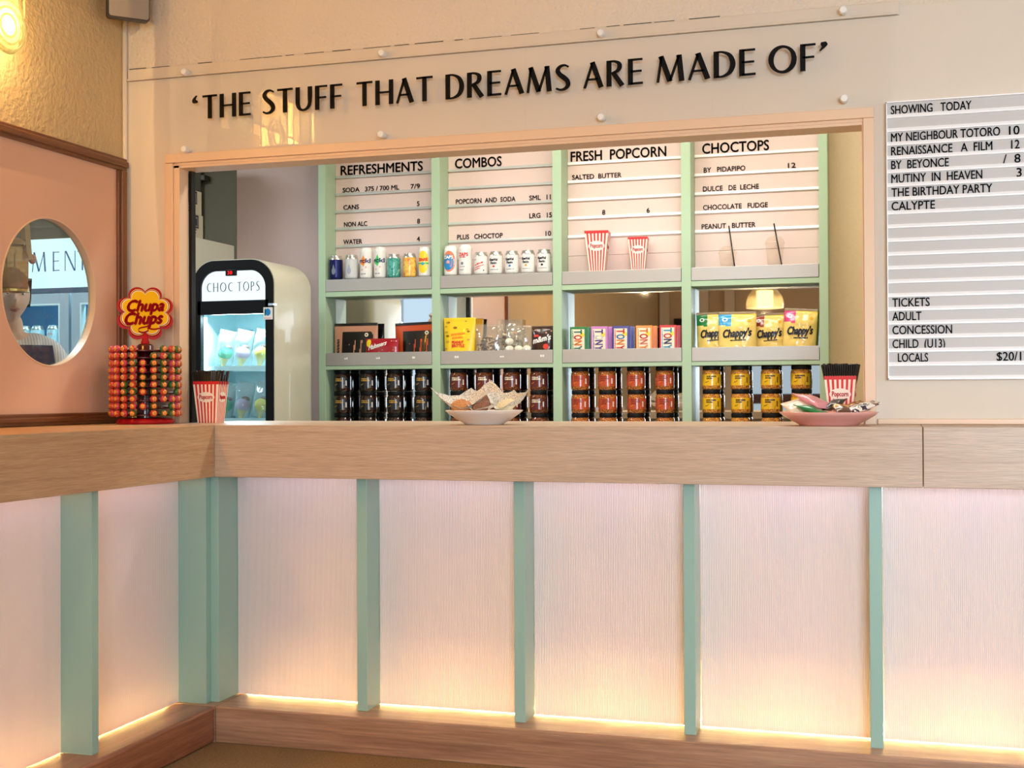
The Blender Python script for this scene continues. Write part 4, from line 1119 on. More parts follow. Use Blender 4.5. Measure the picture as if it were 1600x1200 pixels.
CH = P('chocolate_pieces', (84, 56, 40), .4); MW = P('marshmallow', (246, 242, 230), .7)
clear_bag('clear bag of chocolate twigs next to the yellow pouch', -1.868, 5.842, .140, .190, twigs, [CH, M['cream_print']])
clear_bag('tallest clear bag of mixed sweets, middle of the clear bags', -1.780, 5.895, .128, .214, mixed, [MW, CH, C_['tan']])
clear_bag('clear bag of white marshmallows beside the dark brown packet', -1.716, 5.836, .132, .180, mallows, [MW, CH])
pk = Pack(.110, .176, .040, crumple=.002)
def d_mm(mb, fn):
    text(mb, "m&m's", -.044, .092, cap=.026, width=.086, fn=lambda u, v, o: fn(u, v+.22*(u+.04), .0014), mi=0, shear=.1, heavy=.0016)
    patch(mb, -.040, -.016, .124, .134, lambda u, v, o: fn(u, v, .0012), 1)
    patch(mb, .006, .032, .064, .090, lambda u, v, o: fn(u, v, .0012), 1, shape='oval')
    for u, v in ((-.036, .155), (.02, .142), (.044, .150)): patch(mb, u-.004, u+.004, v-.003, v+.005, lambda a, b, o: fn(a, b, .0012), 2, shape='oval')
    return [C_['white'], C_['red'], C_['tan']]
packet('sweet_bag', 'dark brown sweet packet with white lettering beside the marshmallows', 'snack packet', pk, -1.598, 5.842, [F_['brown']], lambda u, v: 0, d_mm)

# chocolate bars stood on end, a second one behind each
def bar(col, prints, x, y, label, behind):
    h, w_, d = .167, .080, .030
    t = thing('chocolate_bar', label, 'chocolate bar', (x, y, MIDZ+.0008), .10, 'chocolate bars')
    part('wrapper', MB().box(-w_/2, w_/2, -d/2, d/2, 0, h, 0, .003), col, t, local=True)
    if not behind:
        mb = MB(); fn = lambda u, v, o: (u, -d/2-.0005-o, v)
        mb.box(-w_*.40, w_*.36, -d/2-.0004, -d/2+.002, .004, h*.93, 0)
        for i, ch in enumerate("TONY'S"):
            # lettering runs down the bar, its foot to the left
            z_ = h*.915-.0255*i if i < 4 else h*.915-.0255*i+.008*(i-4)
            fr = lambda u, v, o: (-.020+v, -d/2-.0009-o, z_-u)
            text(mb, ch, 0, 0, cap=.036, width=.021 if ch != "'" else .006, fn=fr, mi=1+(i % 3), heavy=.0011)
        scr = lambda u, v, o: (-.029+v*.9, -d/2-.0009, h*.9-u)
        scribble(mb, 0, 0, .13, .006, scr, 1, 3, .25)
        patch(mb, .006, .028, h*.70, h*.84, lambda u, v, o: (u, -d/2-.0014, v), 4, shape='oval')
        part('printed_lettering', mb, [C_['cream']]+prints+[C_['yellow']], t, local=True)
BARS = [('green', F_['green'], [C_['teal'], C_['red'], C_['orange']], -1.418), ('lilac pink', P('foil_lilac', (206, 128, 196), .3, coat=.3), [C_['lav'], C_['white'], C_['lav']], -1.317),
        ('blue', P('foil_blue', (58, 62, 150), .3, coat=.3), [C_['red'], C_['blue'], C_['orange']], -1.214), ('orange', P('foil_apricot', (244, 140, 56), .3, coat=.3), [C_['orange'], C_['red'], C_['salmon']], -1.104), ('red', P('foil_scarlet', (206, 44, 40), .3, coat=.3), [C_['sky'], C_['red'], C_['navy']], -.992)]
for nme, m_, pr, x in BARS:
    bar(m_, pr, x, 5.828, nme+' chocolate bar standing on end at the front of its pair', False)
    bar(m_, pr, x+.014, 5.866, nme+' chocolate bar standing close behind its '+nme+' twin', True)

# yellow snack bags
def snack_bag(label, x, y, w_, h, corner, cname, rz, tilt, seed):
    pk = Pack(w_, h, .062, crumple=.004, seed=seed)
    def colour(u, v):
        if u is None: return 0
        if v > h*.955: return 2
        if v > h*.93 and u > -w_*.1: return 3
        if v > h*.73-.12*(u+w_*.5) and u < -w_*.16: return 1
        return 0
    def dec(mb, fn):
        text(mb, "Chappy's", -w_*.36, h*.485, cap=.034, width=w_*.74, fn=lambda u, v, o: fn(u, v+.06*u, .0016), mi=0, shear=.22, heavy=.0022)
        scribble(mb, -w_*.17, h*.40, w_*.42, .006, lambda u, v, o: fn(u, v+.04*u, .0014), 0, seed, .12)
        patch(mb, -w_*.40, -w_*.24, h*.80, h*.88, lambda u, v, o: fn(u, v, .0012), 1, shape='oval'); patch(mb, -w_*.36, -w_*.28, h*.82, h*.865, lambda u, v, o: fn(u, v, .0018), 2, shape='oval')
        patch(mb, w_*.27, w_*.37, h*.78, h*.84, lambda u, v, o: fn(u, v, .0012), 3, shape='oval')
        return [C_['black'], C_['white'], corner, C_['amber']]
    packet('snack_bag', label, 'snack packet', pk, x, y, [F_['straw'], corner, F_['silver'], F_['yellow']], colour, dec, 'yellow snack bags', rz, 0.0, MIDZ, tilt, 40)
snack_bag('yellow snack bag with green corner label, leftmost of four', -.790, 5.884, .146, .224, F_['green'], 'green', .06, -.03, 1)
snack_bag('yellow snack bag with blue corner label', -.676, 5.841, .172, .222, F_['sky'], 'blue', .0, .0, 2)
snack_bag('yellow snack bag with rust-brown corner label', -.532, 5.886, .146, .214, F_['rust'], 'brown', -.06, -.02, 3)
snack_bag('yellow snack bag with pink corner label, tilted against the upright', -.404, 5.842, .148, .226, F_['pink'], 'pink', .02, .06, 4)

# ------------------------------------------------------------------ lollipop stand on the counter corner
LX, LY = -2.622, 4.062
st = thing('lollipop_stand', 'round red lollipop stand topped by a yellow flower-shaped sign', 'lollipop stand', (LX, LY, 1.1005), 0.57)
part('base', MB().lathe([(0, 0), (.100, 0), (.104, .006), (.098, .018), (.05, .022), (0, .022)], n=36), 'red', st, local=True)
part('column', MB().lathe([(.030, .02), (.030, .285), (.022, .292), (0, .292)], n=24), 'dark_red', st, local=True)
for k in range(10):
    z = .0295+.0258*k
    part('tier', MB().lathe([(.028, z), (.100, z), (.103, z+.003), (.100, z+.006), (.028, z+.006)], n=40), 'dark_red', st, local=True)
part('sign_stem', MB().lathe([(.0, .27), (.012, .27), (.012, .29), (.016, .297), (.012, .305), (.008, .33), (0, .33)], n=16).box(-.008, .008, -.004, .004, .30, .335), 'red', st, local=True)
def flower(R_, cz):
    out = []
    for k in range(128):
        a = 2*PI*k/128; al = ((a-PI/2+PI/8+PI/8) % (PI/4))-PI/8
        d_, rho = .70*R_, .305*R_
        r_ = d_*math.cos(al)+math.sqrt(max(0, rho*rho-(d_*math.sin(al))**2)); out.append((r_*math.cos(a), cz+r_*math.sin(a)*.97))
    return out
FZ = .408; fh = lambda u, v, w_: (u, w_, v)
lg = MB().prism(flower(.104, FZ-.004), fh, 0.004, -.004); sgn = part('flower_sign', lg, 'red', st, local=True)
def sub(name, mb, mats, par):
    o = build(name, mb, mats); o.parent = par; return o
sub('sign_border', MB().prism(flower(.0965, FZ), fh, -.004, -.0052).prism(flower(.0915, FZ), fh, -.0052, -.0058, 1).prism(flower(.0895, FZ), fh, -.0058, -.0064), [C_['crimson'], C_['yellow']], sgn)
sub('sign_face', MB().prism(flower(.0865, FZ), fh, -.0064, -.0070, 0).prism(flower(.0835, FZ), fh, -.0070, -.0078, 1), [C_['cream'], M['yellow']], sgn)
mb = MB(); fs = lambda u, v, o: (u, -.0079-o, v)
text(mb, 'Chupa', -.062, FZ+.004, cap=.040, width=.128, fn=lambda u, v, o: fs(u, v+.04*u, o), mi=0, shear=.30, heavy=.0030)
text(mb, 'Chups', -.070, FZ-.043, cap=.042, width=.132, fn=lambda u, v, o: fs(u, v+.05*u, o), mi=0, shear=.30, heavy=.0032)
sw = crom([(.028, -.040), (.006, -.052), (-.018, -.058), (-.024, -.068), (-.008, -.074), (.012, -.066), (.008, -.058), (.030, -.062), (.052, -.058)], 5)
for (a, b), (c, d_) in zip(sw[:-1], sw[1:]): mb.add([(a, -.0079, FZ+b-.003), (c, -.0079, FZ+d_-.003), (c, -.0079, FZ+d_+.003), (a, -.0079, FZ+b+.003), (a, -.0084, FZ+b-.003), (c, -.0084, FZ+d_-.003), (c, -.0084, FZ+d_+.003), (a, -.0084, FZ+b+.003)], [(4, 5, 6, 7), (0, 1, 5, 4), (2, 3, 7, 6)], 0)
sub('sign_lettering', mb, C_['crimson'], sgn)
# lollipops: foil-wrapped heads pointing outwards on short sticks, one object each
def lolly_mats(n, rim, seed):
    m, nt, b = nm('lolly_'+n)
    tc = N(nt, 'ShaderNodeTexCoord'); sx = N(nt, 'ShaderNodeSeparateXYZ'); nt.links.new(tc.outputs['Object'], sx.inputs[0])
    # colour by distance from the stick axis: printed flower in the middle, coloured twist outside
    v = N(nt, 'ShaderNodeCombineXYZ'); nt.links.new(sx.outputs['X'], v.inputs['X']); nt.links.new(sx.outputs['Z'], v.inputs['Z'])
    ln_ = N(nt, 'ShaderNodeVectorMath', operation='LENGTH'); nt.links.new(v.outputs[0], ln_.inputs[0])
    nz_ = N(nt, 'ShaderNodeTexNoise', Scale=260.0); nt.links.new(tc.outputs['Object'], nz_.inputs['Vector'])
    ad = N(nt, 'ShaderNodeMath', operation='MULTIPLY_ADD'); ad.inputs[1].default_value = .006; nt.links.new(nz_.outputs['Fac'], ad.inputs[0]); nt.links.new(ln_.outputs['Value'], ad.inputs[2])
    r = N(nt, 'ShaderNodeValToRGB'); e = r.color_ramp.elements
    e[0].position = 0.0; e[0].color = (*lin((250, 190, 60)), 1); e[1].position = 1.0; e[1].color = (*lin(rim), 1)
    for p_, c in ((.26, (246, 180, 60)), (.36, (120, 30, 20)), (.46, (250, 176, 56)), (.62, (236, 110, 30)), (.74, (110, 30, 26)), (.84, rim)):
        k = e.new(p_); k.color = (*lin(c), 1)
    mr = N(nt, 'ShaderNodeMapRange'); mr.inputs['From Max'].default_value = .0165
    nt.links.new(ad.outputs[0], mr.inputs['Value']); nt.links.new(mr.outputs['Result'], r.inputs['Fac']); nt.links.new(r.outputs['Color'], b.inputs['Base Color'])
    b.inputs['Roughness'].default_value = .3; b.inputs['Coat Weight'].default_value = .4
    return m
LM = {'orange': lolly_mats('orange', (216, 70, 50), 0), 'green-edged': lolly_mats('green', (60, 110, 40), 1), 'pink-edged': lolly_mats('pink', (214, 70, 90), 2)}
stick = P('paper_stick', (236, 228, 214), .6)
LP = {}
for k, m_ in LM.items():
    mb = MB(); n_, m2 = 16, 10
    V = []
    for i in range(m2+1):
        t = PI*i/m2
        for j in range(n_):
            a = 2*PI*j/n_; r_ = .0129*(1+.05*math.cos(a*8)*math.sin(t)); V.append((r_*math.sin(t)*math.cos(a), -r_*math.cos(t), r_*math.sin(t)*math.sin(a)))
    mb.add(V, [(i*n_+j, (i+1)*n_+j, (i+1)*n_+(j+1) % n_, i*n_+(j+1) % n_) for i in range(m2) for j in range(n_)], 0, True)
    mb.tube([(0, .010, 0), (0, .042, 0)], .0022, 6, 1)
    o = build('lollipop', mb, [m_, stick]); LP[k] = o
TH = [-92, -74, -55, -38, -21, -4, 14, 32, 51, 69, 87]
MISS = {(0, 5), (0, 6), (1, 5), (7, 5), (8, 7), (9, 5), (6, 8)}
used = set(); rl = random.Random(5)
for row in range(10):
    for c, th in enumerate(TH):
        if (row, c) in MISS: continue
        if c < 3: k = rl.choice(('orange', 'orange', 'pink-edged'))
        elif c < 6: k = rl.choice(('orange', 'orange', 'green-edged', 'pink-edged'))
        else: k = rl.choice(('orange', 'green-edged', 'pink-edged', 'green-edged'))
        ang = math.radians(32.7+th); rad = .118
        p = (LX+rad*math.sin(ang), LY-rad*math.cos(ang), 1.1005+.2617+.010-.0258*row-.0005)
        o = LP[k]
        if k in used: o = o.copy(); COL.objects.link(o)
        used.add(k); o.location = p; o.rotation_euler = (rl.uniform(-.08, .08), rl.uniform(0, 6.28), ang)
        tag(o, '%s lollipop, %s from left in the %s row from top of red stand' % (k if k != 'orange' else 'plain orange', ORD[c+1], ORD[row+1]), 'lollipop', 'lollipops on the stand')

# ------------------------------------------------------------------ bowl of paper-wrapped cookies
bw = P('white_stoneware', (244, 236, 226), .35, coat=.3)
BXc, BYc = -1.315, 4.055
bo = thing('serving_bowl', 'wide white bowl of paper-wrapped cookies on the counter', 'bowl', (BXc, BYc, 1.1003))
part('bowl', MB().lathe([(0, .003), (.055, .003), (.058, 0), (.064, 0), (.068, .004), (.095, .020), (.118, .036), (.130, .046), (.1305, .0485), (.128, .049), (.114, .040), (.090, .024), (.06, .011), (0, .009)], n=56), bw, bo, local=True)
pm, nt, b_ = nm('printed_wax_paper')
tc = N(nt, 'ShaderNodeTexCoord'); nzz = N(nt, 'ShaderNodeTexNoise', Scale=330.0, Detail=3.0); nt.links.new(tc.outputs['Object'], nzz.inputs['Vector'])
cr_ = N(nt, 'ShaderNodeValToRGB'); cr_.color_ramp.elements[0].position = .40; cr_.color_ramp.elements[0].color = (*lin((158, 158, 152)), 1); cr_.color_ramp.elements[1].position = .52; cr_.color_ramp.elements[1].color = (*lin((246, 240, 224)), 1)
nt.links.new(nzz.outputs['Fac'], cr_.inputs['Fac']); nt.links.new(cr_.outputs['Color'], b_.inputs['Base Color'])
b_.inputs['Roughness'].default_value = .4; b_.inputs['Coat Weight'].default_value = .2
ck = P('cookie_crumb', (206, 142, 84), .8, vary=.5, vscale=120, bump=.8, bscale=160); ckd = P('dark_cookie_crumb', (136, 92, 70), .8, vary=.6, vscale=120, bump=.8, bscale=160)
def cookie(label, off, rz, tip, cm, size, cr, seed, px=(0, 0)):
    """cookie lying in a square of paper whose far corner stands up"""
    t = thing('wrapped_cookie', label, 'cookie', (BXc+off[0], BYc+off[1], 1.1003+off[2]), rz, 'wrapped cookies in the bowl')
    mb = MB().lathe([(0, -.008), (.026, -.008), (.036, -.003), (.037, .003), (.030, .009), (.012, .012), (0, .0125)], n=24)
    mb.xf(lambda p: Vector((p.x, p.y, p.z+.003*noise.noise(p*90)))); R_ = Matrix.Rotation(math.radians(38), 3, 'X')
    mb.xf(lambda p: R_ @ p+Vector((0, 0, .030))); part('cookie', mb, cm, t, local=True)
    mb = MB(); n_ = 18; V = []
    for j in range(n_+1):
        for i in range(n_+1):
            a, b = (i/n_-.5)*2, (j/n_-.5)*2
            u, v = (a-b)*.5*size, (a+b)*.5*size            # diamond: corners left, right, near, far
            f = abs(v)/size
            z = .016+(v*tip if v > 0 else -v*.10)+abs(u)**1.6*cr/size**.6+.006*noise.noise(Vector((u*26+seed, v*26, seed)))
            y = v*(.40 if v > 0 else .62)+.010
            V.append((u+.004*noise.noise(Vector((v*30, seed, u*20))), y, z))
    for sgn_ in (0, .0006):
        o_ = len(mb.v); mb.add([(x, y+sgn_, z-sgn_) for x, y, z in V], [(j*(n_+1)+i, j*(n_+1)+i+1, (j+1)*(n_+1)+i+1, (j+1)*(n_+1)+i) for j in range(n_) for i in range(n_)], 0, True)
    part('paper', mb, pm, t, local=True)
cookie('golden cookie in printed paper at left of the white bowl', (-.070, -.028, .030), .35, .55, ck, .105, .75, 1)
cookie('paper-wrapped cookie with tall paper peak at back of the bowl', (-.012, .050, .044), -.15, .95, ckd, .098, .25, 2)
cookie('dark cookie in printed paper at front middle of the bowl', (.004, -.050, .026), -.45, .42, ckd, .082, .55, 3)
cookie('pale cookie in printed paper at right of the white bowl', (.074, .000, .030), -.35, .70, P('pale_cookie', (236, 224, 186), .8, bump=.6, bscale=140), .098, .80, 4)
cookie('paper-wrapped cookie half hidden behind the golden one', (-.062, .052, .040), .30, .80, ck, .085, .30, 5)

# ------------------------------------------------------------------ pink plate of wrapped sweets
PXc, PYc = -.190, 4.055
pl = thing('serving_plate', 'shallow pink plate of wrapped sweets at right end of opening', 'plate', (PXc, PYc, 1.1003))
part('plate', MB().lathe([(0, .003), (.076, .003), (.079, 0), (.088, 0), (.092, .004), (.118, .018), (.140, .031), (.1505, .0405), (.150, .042), (.1475, .0415), (.136, .034), (.112, .020), (.085, .010), (0, .009)], n=64), P('pink_stoneware', (240, 176, 164), .3, coat=.4), pl, local=True)
zig = blotch('zigzag_print', [(240, 232, 216), (238, 228, 210), (40, 40, 60), (220, 120, 90)], 60, .35, .3, 9)
def sachet(label, off, rz, w_, h, d, m_, lean, tilt, second=None):
    t = thing('wrapped_sweet', label, 'sweet', (PXc+off[0], PYc+off[1], 1.1003+off[2]), rz, 'wrapped sweets on the pink plate')
    pk = Pack(w_, h, d, crumple=.004, seed=int(off[0]*900)+3)
    R_ = Matrix.Rotation(tilt, 3, 'Y') @ Matrix.Rotation(-PI/2+lean, 3, 'X')
    mb = pk.mesh(lambda u, v: 0 if second is None or u is None or v < h*.55 else 1, 22)
    mb.xf(lambda p: R_ @ (p-Vector((0, 0, h/2)))); lo = min(v[2] for v in mb.v); mb.shift((0, 0, -lo)); part('wrapper', mb, [m_] if second is None else [m_, second], t, local=True)
sachet('cream wrapped sweet at left rim of the pink plate', (-.092, -.010, .030), .5, .075, .090, .020, F_['cream'], .42, -.25)
sachet('large rose-pink wrapped sweet on top of the plate', (-.044, .018, .046), .9, .085, .120, .026, F_['rose'], .38, .10)
sachet('green wrapped sweet at front of the pink plate', (-.040, -.052, .024), 1.35, .070, .120, .022, F_['leaf'], .30, .06, None)
sachet('black and silver wrapped sweet in middle of the plate', (.016, .006, .044), -.5, .055, .080, .022, F_['black'], .35, -.2)
sachet('brown wrapped sweet with gold end beside the black one', (.046, -.034, .026), .4, .060, .085, .022, F_['choc'], .42, .12, F_['gold'])
sachet('zigzag-patterned wrapped sweet at right of the pink plate', (.092, -.012, .032), -1.15, .070, .120, .024, zig, .30, .10)
sachet('gold-brown wrapped sweet against the straw cup', (.070, .046, .038), -1.0, .050, .085, .018, P('foil_bronze', (156, 104, 50), .25, .6), .32, .22)

# ------------------------------------------------------------------ choc-top freezer
FX0, FX1, FY, FB, FZ1 = -3.080, -2.662, 5.15, 5.585, 1.823
fcx = (FX0+FX1)/2
fr_ = thing('ice_cream_freezer', 'cream upright freezer headed CHOC TOPS with black-framed glass door', 'freezer', (fcx, (FY+FB)/2, 0))
def arch(x0, x1, z0, z1, r, n=14):
    return [(x0, z0), (x1, z0)]+[(x1-r+r*math.cos(PI/2*k/n), z1-r+r*math.sin(PI/2*k/n)) for k in range(n+1)]+[(x0+r-r*math.sin(PI/2*k/n), z1-r+r*math.cos(PI/2*k/n)) for k in range(n+1)]
fy = lambda u, v, w_: (u, w_, v)
mb = MB()
mb.box(FX0+.03, FX0+.07, FY+.06, FB-.06, 0, .065).box(FX1-.07, FX1-.03, FY+.06, FB-.06, 0, .065)
o1, i1 = arch(FX0, FX1, .06, FZ1, .118), arch(FX0+.030, FX1-.030, .16, FZ1-.035, .092)
mb.ring(o1, i1, fy, FY+.030, FB-.07)
# rounded rear edges
prev = o1
for k in range(1, 6):
    a = PI/2*k/5; s_ = .07*(1-math.cos(a)); cur = [(fcx+(u-fcx)*(1-2*s_/(FX1-FX0)), v if v < .1 else v-s_*((v-.06)/(FZ1-.06))**4) for u, v in o1]
    ya, yb = FB-.07+.07*math.sin(PI/2*(k-1)/5), FB-.07+.07*math.sin(a); n_ = len(o1)
    mb.add([fy(u, v, ya) for u, v in prev]+[fy(u, v, yb) for u, v in cur], [(i, (i+1) % n_, n_+(i+1) % n_, n_+i) for i in range(n_)], 0, True); prev = cur
mb.add([fy(u, v, FB) for u, v in prev], [tuple(range(len(prev)))], 0)
autosmooth(part('cabinet', mb, 'cream', fr_), 50)
mb = MB().ring(o1, arch(FX0+.004, FX1-.004, .06, FZ1-.004, .114), fy, FY+.006, FY+.030); part('front_edge', mb, 'cream', fr_)
mb = MB().ring(arch(FX0+.0045, FX1-.0045, .08, FZ1-.0045, .1135), arch(FX0+.046, FX1-.043, .13, FZ1-.052, .078), fy, FY, FY+.030).box(FX0+.03, FX1-.03, FY, FY+.030, 1.573, 1.635)
part('door_frame', mb, 'black', fr_)
mb = MB().prism(arch(FX0+.044, FX1-.041, 1.633, FZ1-.050, .078), fy, FY+.012, FY+.024); hd = part('header', mb, 'lightbox', fr_)
mb = MB()
for wd, a, b in (('CHOC', -3.008, -2.875), ('TOPS', -2.852, -2.739)): fancy(mb, wd, a, b, lambda x: 1.677+.004*(x+3.0), .042, lambda x, z, o: (x, FY+.0115-o, z), .001, .62, .22)
part('header_lettering', mb, 'ink', fr_)
mb = MB().box(-2.905, -2.852, FY-.004, FY+.012, 1.748, 1.776, 0, .003); dsp = part('temperature_display', mb, 'black', fr_)
mb = MB(); text(mb, '38', -2.893, 1.754, FY-.0045, .015, .024); part('digits', mb, emitter('red_digits', (255, 30, 30), 2.2), fr_)
for x in (FX0-.002, FX1-.022): part('hinge', MB().box(x-.004, x+.026, FY-.008, FY+.02, 1.606, 1.618, 0, .002), 'chrome', fr_)
part('door_glass', MB().box(FX0+.044, FX1-.041, FY+.016, FY+.020, .128, 1.575), 'glass', fr_)
x0, x1, z0, z1, y0, y1 = FX0+.032, FX1-.032, .17, 1.60, FY+.034, FB-.09
mb = MB(); mb.add([(x, y, z) for x in (x0, x1) for y in (y0, y1) for z in (z0, z1)], [(2, 3, 7, 6), (0, 1, 3, 2), (4, 6, 7, 5), (0, 2, 6, 4), (1, 5, 7, 3)])
part('liner', mb, 'fridge_in', fr_)
part('light_tube', MB().box(x0+.010, x0+.020, y0+.002, y0+.014, .2, 1.565), 'fridge_led', fr_)
part('light_tube', MB().box(x0+.08, x1-.02, y0+.002, y0+.014, 1.575, 1.590), 'fridge_led', fr_)
for z in (1.325, 1.085, .84, .6): part('wire_shelf', MB().box(x0+.004, x1-.004, y0+.03, y1-.01, z, z+.004).box(x0+.004, x1-.004, y0+.028, y0+.032, z-.008, z+.014), M['fridge_in'], fr_)
fan = MB().sphere((-2.79, y1-.05, 1.535), .055, .03, .016, 20, 10); part('fan_guard', fan, 'chrome', fr_)
part('cable', MB().tube([(-2.815, y1-.02, 1.52), (-2.818, y1-.02, 1.46), (-2.823, y1-.02, 1.40)], .003, 6), 'black', fr_)
part('notice', MB().box(-3.02, -2.95, y1-.006, y1-.002, 1.42, 1.52), P('notice_paper', (120, 180, 200), .6), fr_)
stk = part('energy_sticker', MB().box(FX1-.052, FX1-.006, FY-.0015, FY, 1.545, 1.600), 'white', fr_)
mb = MB(); patch(mb, FX1-.044, FX1-.016, 1.562, 1.594, lambda u, v, o: (u, FY-.0022, v), 0, shape='oval'); mb.box(FX1-.046, FX1-.040, FY-.0022, FY-.0016, 1.562, 1.594, 1); scribble(mb, FX1-.048, 1.549, .036, .005, lambda u, v, o: (u, FY-.0022, v), 2, 2)
part('sticker_print', mb, [C_['blue'], C_['teal'], C_['rose']], fr_)
l = bpy.data.lights.new('freezer_light', 'AREA'); l.shape = 'RECTANGLE'; l.size = .26; l.size_y = .05; l.energy = 4.5; l.color = (.72, .92, 1.0)
o = bpy.data.objects.new('freezer_light', l); o.location = (fcx, FY+.06, 1.56); o.rotation_euler = (math.radians(-28), 0, 0); COL.objects.link(o)
cone_m = P('wafer_cone', (236, 206, 130), .6); choc_m = P('choc_coat', (120, 96, 84), .4)
ICE = {'green': P('mint_ice_cream', (40, 190, 140), .5), 'lilac': P('lilac_ice_cream', (206, 180, 214), .5), 'yellow': P('lemon_ice_cream', (250, 226, 90), .5)}
fbag = clear('freezer_bag', (250, 252, 252), .1, 2.2, .16)
for zs, lv in ((1.331, 'upper'), (1.091, 'lower')):
    for k, (cn, x) in enumerate((('green', -2.985), ('lilac', -2.893), ('yellow', -2.796))):
        t = thing('choc_top', '%s ice cream cone in clear bag on the %s freezer shelf' % (cn, lv), 'ice cream', (x, FY+.11, zs), 0, 'bagged ice creams in the freezer')
        R_ = Matrix.Rotation(.20, 3, 'Y')
        a = MB().lathe([(0, 0), (.006, .004), (.024, .052), (.026, .054), (0, .054)], n=18).xf(lambda p: R_ @ p); part('cone', a, cone_m, t, local=True)
        a = MB().sphere((0, 0, .070), .034, .034, .030, 18, 12).xf(lambda p: R_ @ p); part('ice_cream', a, ICE[cn], t, local=True)
        a = MB().sphere((.004, .010, .100), .020, .018, .011, 12, 8).xf(lambda p: R_ @ p); part('topping', a, choc_m, t, local=True)
        pk = Pack(.086, .170, .070, crumple=.006, seed=k+3); a = pk.mesh(lambda u, v: 0, 20).xf(lambda p: R_ @ p); lo = min(v[2] for v in a.v); a.shift((0, 0, -lo)); part('bag', a, fbag, t, local=True)

# ------------------------------------------------------------------ drinks fridge behind the porthole
RX0, RX1, RY, RB, RZ1 = -4.62, -3.300, 5.35, 5.94, 1.988
rf = thing('drinks_fridge', 'white double-door drinks fridge with lit lettered header seen through porthole', 'fridge', ((RX0+RX1)/2, (RY+RB)/2, 0))
rw = P('fridge_white_shell', (214, 214, 198), .4)
mb = MB().box(RX0, RX0+.03, RY+.03, RB, 0, RZ1).box(RX1-.03, RX1, RY+.0, RB, 0, RZ1).box(RX0+.03, RX1-.03, RY+.051, RB, RZ1-.03, RZ1).box(RX0+.03, RX1-.03, RB-.03, RB, .12, RZ1-.03).box(RX0+.03, RX1-.03, RY+.03, RB, 0, .12)
part('cabinet', mb, rw, rf)
part('header', MB().box(RX0+.002, RX1-.034, RY, RY+.05, 1.742, RZ1-.004, 0, .003), emitter('drinks_header_glow', (206, 240, 246), 1.35), rf)
mb = MB()
for c, a, b in (('R', -4.60, -4.56), ('E', -4.545, -4.507), ('F', -4.49, -4.455), ('R', -4.435, -4.39), ('E', -4.372, -4.335), ('S', -4.315, -4.28), ('H', -4.255, -4.19), ('M', -4.097, -4.010), ('E', -3.978, -3.936), ('N', -3.908, -3.840), ('T', -3.832, -3.777), ('S', -3.728, -3.69)):
    fancy(mb, c, a, b, lambda x: 1.822, .098, lambda x, z, o: (x, RY-.0006-o, z), .001, .55)
part('header_lettering', mb, P('slate_blue_ink', (70, 104, 140), .5), rf)
part('header_ledge', MB().box(RX0, RX1-.03, RY-.006, RY+.05, 1.716, 1.739), P('slate_bar', (74, 92, 112), .5), rf)
dg = P('grey_door_frame', (168, 186, 196), .4)
for a, b in ((RX0+.01, -3.882), (-3.866, RX1-.034)):
    q = lambda d_: [(a+d_, .14+d_), (b-d_, .14+d_), (b-d_, 1.712-d_), (a+d_, 1.712-d_)]
    dr = part('glass_door', MB().ring(q(0), q(.052), fy, RY-.004, RY+.03).ring(q(.050), q(.058), fy, RY-.006, RY+.03, 1), [dg, M['fridge_in']], rf)
    o = sub('door_pane', MB().box(a+.05, b-.05, RY+.012, RY+.016, .19, 1.664).shift(-wpos(rf)), 'glass', dr)
    o = sub('door_handle', MB().box(b-.036 if b < -3.8 else a+.016, b-.018 if b < -3.8 else a+.034, RY-.03, RY-.006, .9, 1.25, 0, .004).shift(-wpos(rf)), 'chrome', dr)
mb = MB(); x0, x1, y0, y1, z0, z1 = RX0+.032, RX1-.032, RY+.033, RB-.032, .125, 1.735
mb.add([(x, y, z) for x in (x0, x1) for y in (y0, y1) for z in (z0, z1)], [(2, 3, 7, 6), (0, 1, 3, 2), (4, 6, 7, 5), (0, 2, 6, 4), (1, 5, 7, 3)]); part('liner', mb, P('blue_liner', (110, 178, 206), .5), rf)
for x in (-3.845, -3.43): part('light_tube', MB().box(x, x+.012, RY+.034, RY+.046, .2, 1.68), 'fridge_led', rf)
for z in (1.420, 1.10, .78): part('wire_shelf', MB().box(x0, x1, y0+.03, y1, z, z+.006).box(x0, x1, y0+.026, y0+.03, z-.01, z+.018), M['fridge_in'], rf)
l = bpy.data.lights.new('fridge_light', 'AREA'); l.shape = 'RECTANGLE'; l.size = 1.1; l.size_y = .04; l.energy = 4.2; l.color = (.55, .85, 1.0)
o = bpy.data.objects.new('fridge_light', l); o.location = (-3.96, RY+.06, 1.72); o.rotation_euler = (math.radians(-20), 0, 0); COL.objects.link(o)
fc_ = P('can_ice_white', (216, 236, 240), .3)
first = None
